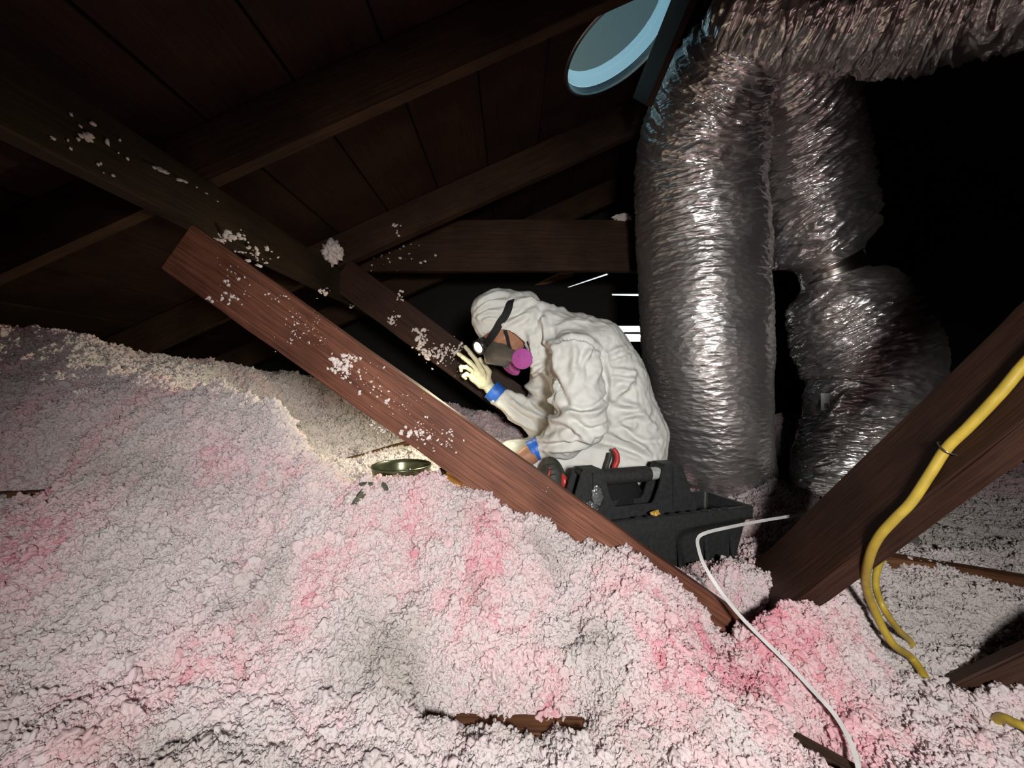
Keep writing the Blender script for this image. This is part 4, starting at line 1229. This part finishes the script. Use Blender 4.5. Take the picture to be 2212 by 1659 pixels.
S.chain([pelv, nhip, nkn], [.115, .112, .083], .025); S.chain([nkn, nft], [.078, .052], .02)
S.chain([pelv, fhip, fkn], [.11, .105, .075], .025); S.chain([fkn, fft], [.072, .052], .02)
V_, Q_ = S.skin(); V_ = relax(V_, Q_, 2, .5)
Nn = vnormals(V_, Q_)

Z1 = lambda q, y: P(880 + q[0] / 3.318, 560 + q[1] / 3.318, y)
FOLDS = [  # polyline in the close-up of the worker, depth, height (m, negative = crease), width (m)
    ([(1000, 660), (1050, 600), (1150, 572), (1260, 585), (1335, 625), (1390, 670)], 1.25, -.006, .006),
    ([(1400, 700), (1470, 665), (1545, 640)], 1.32, .009, .010), ([(1405, 755), (1490, 725), (1570, 700)], 1.32, .007, .009), ([(1405, 795), (1500, 800), (1585, 815)], 1.32, .008, .009), ([(1410, 845), (1500, 850), (1590, 870)], 1.32, .007, .009),
    ([(1440, 990), (1520, 920), (1600, 830)], 1.32, .011, .012), ([(1440, 930), (1500, 900), (1570, 890)], 1.32, -.006, .008), ([(1460, 1000), (1580, 1050), (1710, 1095)], 1.32, .010, .011), ([(1450, 1065), (1570, 1075), (1690, 1070)], 1.32, -.006, .008),
    ([(1440, 1150), (1540, 1120), (1630, 1105), (1760, 1195)], 1.32, .010, .010), ([(1500, 1180), (1570, 1240), (1650, 1290), (1800, 1300)], 1.31, -.008, .008), ([(1430, 1220), (1530, 1260), (1620, 1310), (1745, 1440)], 1.31, .010, .010), ([(1380, 1300), (1560, 1350), (1740, 1420)], 1.30, -.009, .008), ([(1450, 1190), (1530, 1175), (1600, 1180)], 1.31, .007, .009),
    ([(1160, 830), (1195, 720), (1190, 600)], 1.20, .007, .010), ([(1200, 770), (1240, 720), (1275, 640)], 1.20, -.006, .008), ([(1250, 730), (1290, 680), (1310, 640)], 1.20, .007, .009), ([(1180, 900), (1210, 830), (1215, 760)], 1.18, .007, .010), ([(1280, 900), (1300, 820), (1290, 740)], 1.18, -.005, .009), ([(1340, 880), (1370, 800), (1370, 720)], 1.2, .006, .010),
    ([(1402, 710), (1435, 850), (1442, 930), (1430, 1040)], 1.24, -.012, .008),
    ([(1120, 1045), (1220, 1070), (1320, 1060), (1430, 1000)], 1.18, -.008, .007), ([(1130, 1090), (1230, 1100), (1330, 1095), (1430, 1050)], 1.17, .009, .010), ([(1180, 1140), (1240, 1190), (1300, 1215), (1420, 1190)], 1.17, -.009, .008), ([(1200, 1230), (1260, 1270), (1320, 1295), (1425, 1230)], 1.18, .009, .010), ([(1290, 1310), (1340, 1290), (1420, 1240)], 1.19, -.009, .008),
    ([(950, 1180), (1050, 1160), (1120, 1120), (1170, 1095)], 1.20, .009, .010), ([(960, 1210), (1080, 1195), (1200, 1260)], 1.20, -.008, .008), ([(1060, 1270), (1180, 1280), (1300, 1305)], 1.20, .008, .009), ([(980, 1345), (1100, 1325), (1250, 1300)], 1.20, -.008, .008), ([(950, 1280), (1010, 1240), (1070, 1235)], 1.2, -.007, .008), ([(960, 1320), (1060, 1300), (1160, 1310)], 1.2, .006, .008),
    ([(880, 520), (915, 700), (990, 960), (1110, 1040)], 1.36, .013, .010), ([(955, 470), (985, 640), (1000, 760)], 1.34, -.011, .009), ([(930, 620), (965, 850), (1060, 1020)], 1.34, -.010, .008), ([(1000, 640), (1005, 780), (1100, 1010)], 1.28, -.014, .010), ([(900, 760), (930, 900), (1000, 1010)], 1.38, .010, .009), ([(980, 420), (1000, 560), (1010, 650)], 1.32, .010, .010), ([(1000, 1000), (1010, 1080), (1005, 1140)], 1.4, .009, .009), ([(1040, 1030), (1060, 1080), (1050, 1130)], 1.4, -.008, .008),
    ([(700, 475), (820, 410), (960, 345)], 1.39, .009, .009), ([(760, 405), (860, 385), (950, 355)], 1.39, -.006, .008), ([(690, 440), (780, 400), (870, 330)], 1.39, -.006, .008), ([(960, 360), (930, 430), (900, 510)], 1.37, -.010, .010), ([(760, 330), (840, 300), (900, 290)], 1.41, .007, .010), ([(880, 300), (960, 320), (1040, 330)], 1.41, .007, .010), ([(1060, 330), (1180, 340), (1320, 400)], 1.4, .006, .012), ([(1100, 480), (1200, 430), (1300, 430)], 1.3, .006, .014),
    ([(720, 262), (590, 275), (480, 350)], 1.39, -.004, .006), ([(705, 295), (580, 305), (470, 375)], 1.38, .004, .006), ([(690, 335), (570, 345), (480, 390)], 1.38, -.004, .006), ([(668, 375), (570, 375), (500, 400)], 1.38, .004, .006), ([(655, 405), (580, 402), (530, 415)], 1.38, -.004, .006), ([(640, 432), (590, 425), (550, 430)], 1.39, .004, .006), ([(730, 235), (640, 240), (560, 275)], 1.41, .004, .006),
    ([(805, 850), (850, 960), (960, 1010)], 1.55, -.009, .009), ([(700, 960), (830, 1080), (985, 1140)], 1.56, .008, .009), ([(660, 1050), (800, 1160), (930, 1230)], 1.56, .007, .009), ([(690, 1010), (800, 1110), (940, 1190)], 1.56, -.006, .008), ([(880, 1040), (930, 1090), (990, 1125)], 1.56, -.009, .008), ([(830, 880), (900, 930), (960, 940)], 1.55, .008, .010), ([(720, 940), (760, 970), (830, 1000)], 1.56, .007, .008),
    ([(1000, 1345), (1150, 1330), (1330, 1310)], 1.26, .007, .012), ([(1150, 1400), (1300, 1370), (1450, 1390)], 1.27, .005, .014)]
disp = np.zeros(len(V_))
for pl_, yd, amp, w in FOLDS:
    pp = catmull(np.array([list(Z1(q, yd)) for q in pl_]), 24)
    L = np.linspace(0, 1, 24)
    bx = (V_[:, 0] > pp[:, 0].min() - .05) & (V_[:, 0] < pp[:, 0].max() + .05) & (V_[:, 2] > pp[:, 2].min() - .05) & (V_[:, 2] < pp[:, 2].max() + .05) & (Nn[:, 1] < 0.35) & (np.abs(V_[:, 1] - yd) < .13)
    i = np.where(bx)[0]
    if len(i) == 0: continue
    dx = V_[i, 0][:, None] - pp[None, :, 0]; dz = V_[i, 2][:, None] - pp[None, :, 2]
    d2 = dx * dx + dz * dz; j = d2.argmin(1); d = np.sqrt(d2[np.arange(len(i)), j])
    env = np.sin(np.pi * np.clip(L[j], .08, .92)) ** .5
    k = np.exp(-(d / w) ** 2) - 0.45 * np.exp(-((d - 2.1 * w) / (w * 1.1)) ** 2)
    disp[i] += amp * env * k * 1.5
q = V_ * np.array([13, 13, 13]); wv = noise(q * .5 + 3)
disp += 0.0050 * (0.4 - np.abs(noise(q + wv[:, None] * 1.2)) * 1.6) + 0.0024 * (0.4 - np.abs(noise(q * 2.3 + 9)) * 1.6)
V_ = V_ + Nn * disp[:, None]
suit = mesh_obj('coverall', V_, Q_, M_SUIT, person, True)
suit['label'] = 'white hooded disposable coverall'
suit_V = V_

# glove
G = Field(np.array(P(985, 850, 1.54)) - .04, np.array(P(1085, 735, 1.63)) + .04, 0.0024)
G.cap(P(1067, 850, 1.60), hand_far['palm'][0][0], .028, .0235, .01)
put_hand(G, hand_far)
V_, Q_ = G.skin(); V_ = relax(V_, Q_, 1, .4)
Nn = vnormals(V_, Q_)
V_ = V_ + Nn * (0.0016 * (0.4 - np.abs(noise(V_ * 60)) * 1.5))[:, None]
gl = mesh_obj('glove', V_, Q_, M_GLOVE, person, True); gl['label'] = 'cream latex glove on the raised hand'

# tape at both wrists
def cuff(c, ax, r, L, nm='wrist_tape'):
    ax = Vector(ax).normalized()
    pts_ = [Vector(c) + ax * L * t for t in (-.5, -.3, 0, .3, .5)]
    o = tube(nm, pts_, [r * 1.02, r * .985, r, r * .99, r * 1.03], M_TAPE, person, 18, 36)
    p = np.array([v.co[:] for v in o.data.vertices]); d = 1.2e-3 * noise(p * 70) + .8e-3 * noise(p * 160)
    n = np.array([v.normal[:] for v in o.data.vertices]); p = p + n * d[:, None]
    o.data.vertices.foreach_set('co', p.ravel()); o.data.update()
    return o


cuff(P(1070, 849, 1.60), fwr - hand_far['palm'][0][0], .0415, .046)
cuff(P(1157, 971, 1.29), P(1175, 963, 1.288) - P(1142, 981, 1.285), .0375, .036)

# respirator
R_ = Field(np.array(hp(-.06, .09)) - .11, np.array(hp(-.06, .09)) + .11, 0.0026)
R_.ell(hp(-.048, .085), (LA, FA, WA), (.058, .048, .052), .01)
R_.ell(hp(-.040, .122), (LA, FA, WA), (.034, .022, .032), .012)
R_.cap(hp(-.040, .137, -.016), hp(-.040, .137, .016), .012, None, .012)
MC = hp(-.048, .10)
F1, N1 = P(1128, 775, 1.372), Vector((-.18, -.94, -.10)).normalized()
F2, N2 = P(1104, 796, 1.50), Vector((-.50, -.42, -.72)).normalized()
R_.cap(MC + WA * -.03, F1 - N1 * .016, .026, .020, .015)
R_.cap(MC + WA * .03, F2 - N2 * .016, .026, .020, .015)
V_, Q_ = R_.skin(); V_ = relax(V_, Q_, 2, .5)
rsp = mesh_obj('respirator', V_, Q_, M_MASKB, person, True); rsp['label'] = 'dark grey half mask respirator with magenta filters'
for c, n in ((F1, N1), (F2, N2)):
    r = .0365
    o = lathe('filter_disc', [(.0004, .0065), (r * .35, .0068), (r * .37, .0058), (r * .7, .006), (r * .72, .0052), (r * .93, .0050), (r, .002), (r * 1.01, -.004), (r * .97, -.009), (.0004, -.010)], M_FILTER, None, 48)
    o.parent = rsp; o.matrix_world = Matrix.Translation(c) @ n.to_track_quat('Z', 'Y').to_matrix().to_4x4()

# straps, laid on the surface they cross
from mathutils.bvhtree import BVHTree
tri = lambda Q: np.vstack([Q[:, [0, 1, 2]], Q[:, [0, 2, 3]]])
allV = np.vstack([person_V, suit_V]); allQ = np.vstack([person_Q, np.array([p.vertices[:] for p in suit.data.polygons]) + len(person_V)])
bvh = BVHTree.FromPolygons([Vector(v) for v in allV], [tuple(q) for q in allQ.tolist()])


def on_body(u, v, off=.003):
    h = bvh.ray_cast(Vector((0, 0, 0)), P(u, v, 1).normalized())
    n = h[1] if h[1].dot(P(u, v, 1)) < 0 else -h[1]
    return h[0] + n * off, n


def strap(nm, px_, w, m, parent, extra0=(), extra1=(), off=.0035):
    hits = [on_body(*p_, off) for p_ in px_]
    ns = [Vector(h[1]) for h in hits]
    ns = [(ns[max(0, i - 1)] + ns[i] + ns[min(len(ns) - 1, i + 1)]).normalized() for i in range(len(ns))]
    pts_ = [p for p, _ in extra0] + [h[0] for h in hits] + [p for p, _ in extra1]
    nn = [n for _, n in extra0] + ns + [n for _, n in extra1]
    return ribbon(nm, pts_, nn, w, .0022, m, 60, parent)


hl = empty('headlamp', (0, 0, 0)); hl.parent = person
lampc = P(1034, 750, 1.425)
lb_n = Vector((-.60, -.62, -.42)).normalized()
strap('headband', [(1104, 652), (1098, 668), (1090, 682), (1081, 697), (1072, 712)], .027, M_STRAPB, hl,
      extra0=[(P(1112, 641, 1.50), Vector((.1, .3, .9))), (P(1109, 641, 1.45), Vector((.1, -.3, .9)))],
      extra1=[(P(1060, 730, 1.385), Vector((-.3, -.9, .1))), (P(1051, 742, 1.405), Vector((-.5, -.8, 0)))])
hb = lathe('lamp_housing', [(.0004, -.030), (.016, -.030), (.021, -.024), (.0225, -.008), (.0215, .002), (.0165, .0045), (.0155, .0015), (.0004, .0005)], M_LAMPB, None, 36)
hb.parent = hl; hb.matrix_world = Matrix.Translation(lampc) @ lb_n.to_track_quat('Z', 'Y').to_matrix().to_4x4() @ Matrix.Scale(1.3, 4)
mm, nt, b = new_mat('lit_led_lens')
b.inputs['Base Color'].default_value = (1, .95, .8, 1); b.inputs['Emission Color'].default_value = (1, .93, .62, 1); b.inputs['Emission Strength'].default_value = 40
ln = lathe('lens', [(.0003, .0062), (.006, .0058), (.011, .0045), (.0145, .0022)], mm, None, 32)
ln.parent = hl; ln.matrix_world = hb.matrix_world.copy()
bm = bmesh.new(); add_box(bm, (0, 0, 0), (.03, .036, .05), None, .006); bk = bm_obj('bracket', bm, M_LAMPB, hl)
bk.matrix_world = Matrix.Translation(lampc - lb_n * .036) @ lb_n.to_track_quat('Z', 'Y').to_matrix().to_4x4()
hld = bpy.data.lights.new('headlamp_beam', 'SPOT'); hld.energy = 24.0; hld.color = (1.0, 0.93, 0.66); hld.spot_size = math.radians(165); hld.spot_blend = 0.8; hld.shadow_soft_size = .012
hlo = bpy.data.objects.new('headlamp_beam', hld); C.objects.link(hlo); hlo.parent = hl
hlo.matrix_world = Matrix.Translation(lampc + lb_n * .016) @ Vector((-.55, -.10, -.62)).to_track_quat('-Z', 'Y').to_matrix().to_4x4()

strap('mask_strap', [(1091, 712), (1095, 728), (1099, 744), (1104, 758)], .012, M_STRAPB, rsp)
s_ = strap('mask_strap', [(1143, 742), (1134, 752), (1124, 757)], .016, M_STRAPB, rsp)
M_EYE = plain('eye_white', (0.6, 0.56, 0.5), 0.2); 
for s in (-1, 1):
    bm = bmesh.new(); bmesh.ops.create_uvsphere(bm, u_segments=20, v_segments=14, radius=.0115)
    o = bm_obj('eye', bm, M_EYE, person, True); o.location = hp(.011, .079, s * .032)
    bm = bmesh.new(); bmesh.ops.create_uvsphere(bm, u_segments=16, v_segments=10, radius=.0056)
    i_ = bm_obj('iris', bm, M_BLACK, o, True); i_.location = FA * .0075
# boots, behind the tote
for ft, kn in ((nft, nkn), (fft, fkn)):
    d = (ft - kn).normalized()
    K = Field(np.array(ft) - .14, np.array(ft) + .16, .006)
    K.cap(ft, ft + d * .045, .048, .045, .01); K.cap(ft + d * .045, ft + d * .055 + Vector((0, 0, -.06)), .042, .036, .02)
    V_, Q_ = K.skin(); mesh_obj('boot', V_, Q_, M_STRAPB, person, True)

# ------------------------------------------------------------------ crumbs of insulation stuck to the timbers
M_FLUFF = plain('stuck_wool', (0.66, 0.58, 0.55), 1.0, 0, 0.05, 0.6, 120, 0.15)


def flecks(name, spots, lab, seed, m=M_FLUFF):
    """spots: (centre, normal, spread along x, spread along z, count, size). Crumbs are pressed on the face."""
    r = random.Random(seed); bm = bmesh.new()
    for c, n, sx, sz, cnt, size in spots:
        n = Vector(n).normalized(); t = Vector((1, 0, 0)) if abs(n.x) < .8 else Vector((0, 1, 0))
        a = (t - n * t.dot(n)).normalized(); b = n.cross(a)
        for _ in range(int(cnt * 1.7)):
            p = Vector(c) + a * r.gauss(0, sx) + b * r.gauss(0, sz)
            q = size * r.choice((.2, .28, .36, .5, .75))
            b2 = bmesh.new(); bmesh.ops.create_icosphere(b2, subdivisions=2, radius=1)
            vv = np.array([v.co[:] for v in b2.verts]); d = 1 + .8 * noise(vv * 2.0 + r.uniform(0, 99))
            ang = r.uniform(0, 6.28); ca, sa = math.cos(ang), math.sin(ang); el = r.uniform(.8, 1.9)
            for v, k in zip(b2.verts, d):
                x, y, z = v.co * k
                x *= el
                v.co = p + (a * (x * ca - y * sa) + b * (x * sa + y * ca)) * q + n * (z * q * .5)
            tmp = bpy.data.meshes.new('t'); b2.to_mesh(tmp); b2.free(); bm.from_mesh(tmp); bpy.data.meshes.remove(tmp)
    o = bm_obj(name, bm, m, None, True, 'stuff')
    return tag(o, lab, 'insulation bits')


fy = SY - .0195
n0 = (0, -1, 0)
flecks('insulation_bits', [(P(735, 788, fy), n0, .014, .010, 26, .007), (P(762, 775, fy), n0, .012, .006, 16, .005), (P(745, 805, fy), n0, .010, .008, 10, .005)], 'white tuft of fluff smeared on the strut, its largest patch', 1)
flecks('insulation_bits', [(P(900, 935, fy), n0, .016, .008, 24, .0055), (P(925, 925, fy), n0, .02, .012, 14, .0035), (P(972, 942, fy), n0, .01, .008, 8, .005), (P(955, 960, fy), n0, .02, .012, 14, .003)], 'white fluff smear lower on the strut, above the metal pan', 2)
flecks('insulation_bits', [(P(790, 812, fy), n0, .02, .012, 18, .0032), (P(815, 838, fy), n0, .014, .008, 8, .004), (P(777, 852, fy), n0, .002, .002, 3, .007), (P(836, 870, fy), n0, .003, .006, 4, .004), (P(870, 868, fy), n0, .03, .012, 18, .002), (P(1180, 1055, fy), n0, .004, .004, 2, .003)], 'scattered white specks along the middle of the strut', 3)
flecks('insulation_bits', [(P(660, 715, fy), n0, .03, .02, 40, .0022), (P(640, 700, fy), n0, .02, .015, 10, .0035), (P(500, 600, fy), n0, .02, .02, 14, .004), (P(490, 645, fy), n0, .03, .010, 12, .005), (P(600, 640, fy), n0, .02, .006, 6, .004)], 'faint pale specks on the dim upper end of the strut', 4)
flecks('insulation_bits', [(P(805, 910, fy + .04), n0, .003, .008, 8, .004), (P(825, 925, fy + .02), n0, .012, .008, 14, .004)], 'few pale shreds hanging under the edge of the strut', 5)
f2 = Y2 - .021
flecks('insulation_bits', [(P(908, 735, f2), n0, .016, .024, 30, .011), (P(918, 765, f2), n0, .010, .016, 14, .010)], 'pink patch of fluff on the rear strut left of the headlamp', 6)
flecks('insulation_bits', [(P(952, 765, f2), n0, .035, .03, 46, .008), (P(985, 755, f2), n0, .02, .02, 12, .008), (P(1010, 800, f2), n0, .03, .02, 20, .007)], 'speckled fluff on the rear strut just behind the raised glove', 7)
flecks('insulation_bits', [(P(848, 690, f2), n0, .014, .014, 14, .008), (P(865, 640, f2), n0, .008, .02, 6, .007)], 'small fluff crumbs high on the rear strut', 8)
pn = (1, 0, 0); px0 = -0.764
def on_pur(u, v):
    y = px0 / ((u - CX) / F); return P(u, v, y)
flecks('insulation_bits', [(on_pur(484, 518), (0.3, -.6, -.8), .03, .012, 26, .008), (on_pur(540, 545), (.3, -.6, -.8), .03, .01, 14, .007), (on_pur(560, 565), (.3, -.6, -.8), .02, .01, 8, .007)], 'yellowish fluff along the lower edge of the purlin', 9)
flecks('insulation_bits', [(on_pur(385, 385), (0.5, -.3, .8), .03, .008, 10, .009), (on_pur(345, 365), (.5, -.3, .8), .02, .008, 8, .009), (on_pur(215, 325), pn, .03, .02, 12, .008)], 'grey fluff along the top of the purlin at the dark upper left', 10)
flecks('insulation_bits', [(on_pur(700, 630), (.5, -.5, -.6), .012, .01, 10, .010), (on_pur(765, 652), (.5, -.5, -.6), .012, .01, 10, .010)], 'two crumbs under the far part of the purlin', 11)
o = crumple('insulation_clump', P(716, 545, 1.66), .05, M_FLUFF, 6, 'fist sized grey pink clump of fluff wedged at purlin and tie beam', 'insulation bits', (.75, .7, .95), .55, 2.4)
flecks('insulation_bits', [(P(835, 545, 1.98), n0, .12, .05, 22, .008), (P(735, 475, 1.74), n0, .02, .02, 4, .010), (P(855, 492, 1.74), n0, .012, .02, 5, .012), (P(775, 380, 1.74), n0, .01, .01, 3, .009)], 'loose crumbs on the dark rafters around the tie beam', 12)
o = crumple('insulation_clump', P(1345, 470, 2.0), .03, M_FLUFF, 16, 'grey fluff lump on top of the tie beam next to the duct', 'insulation bits', (1.5, .7, .5), .5, 2.6)
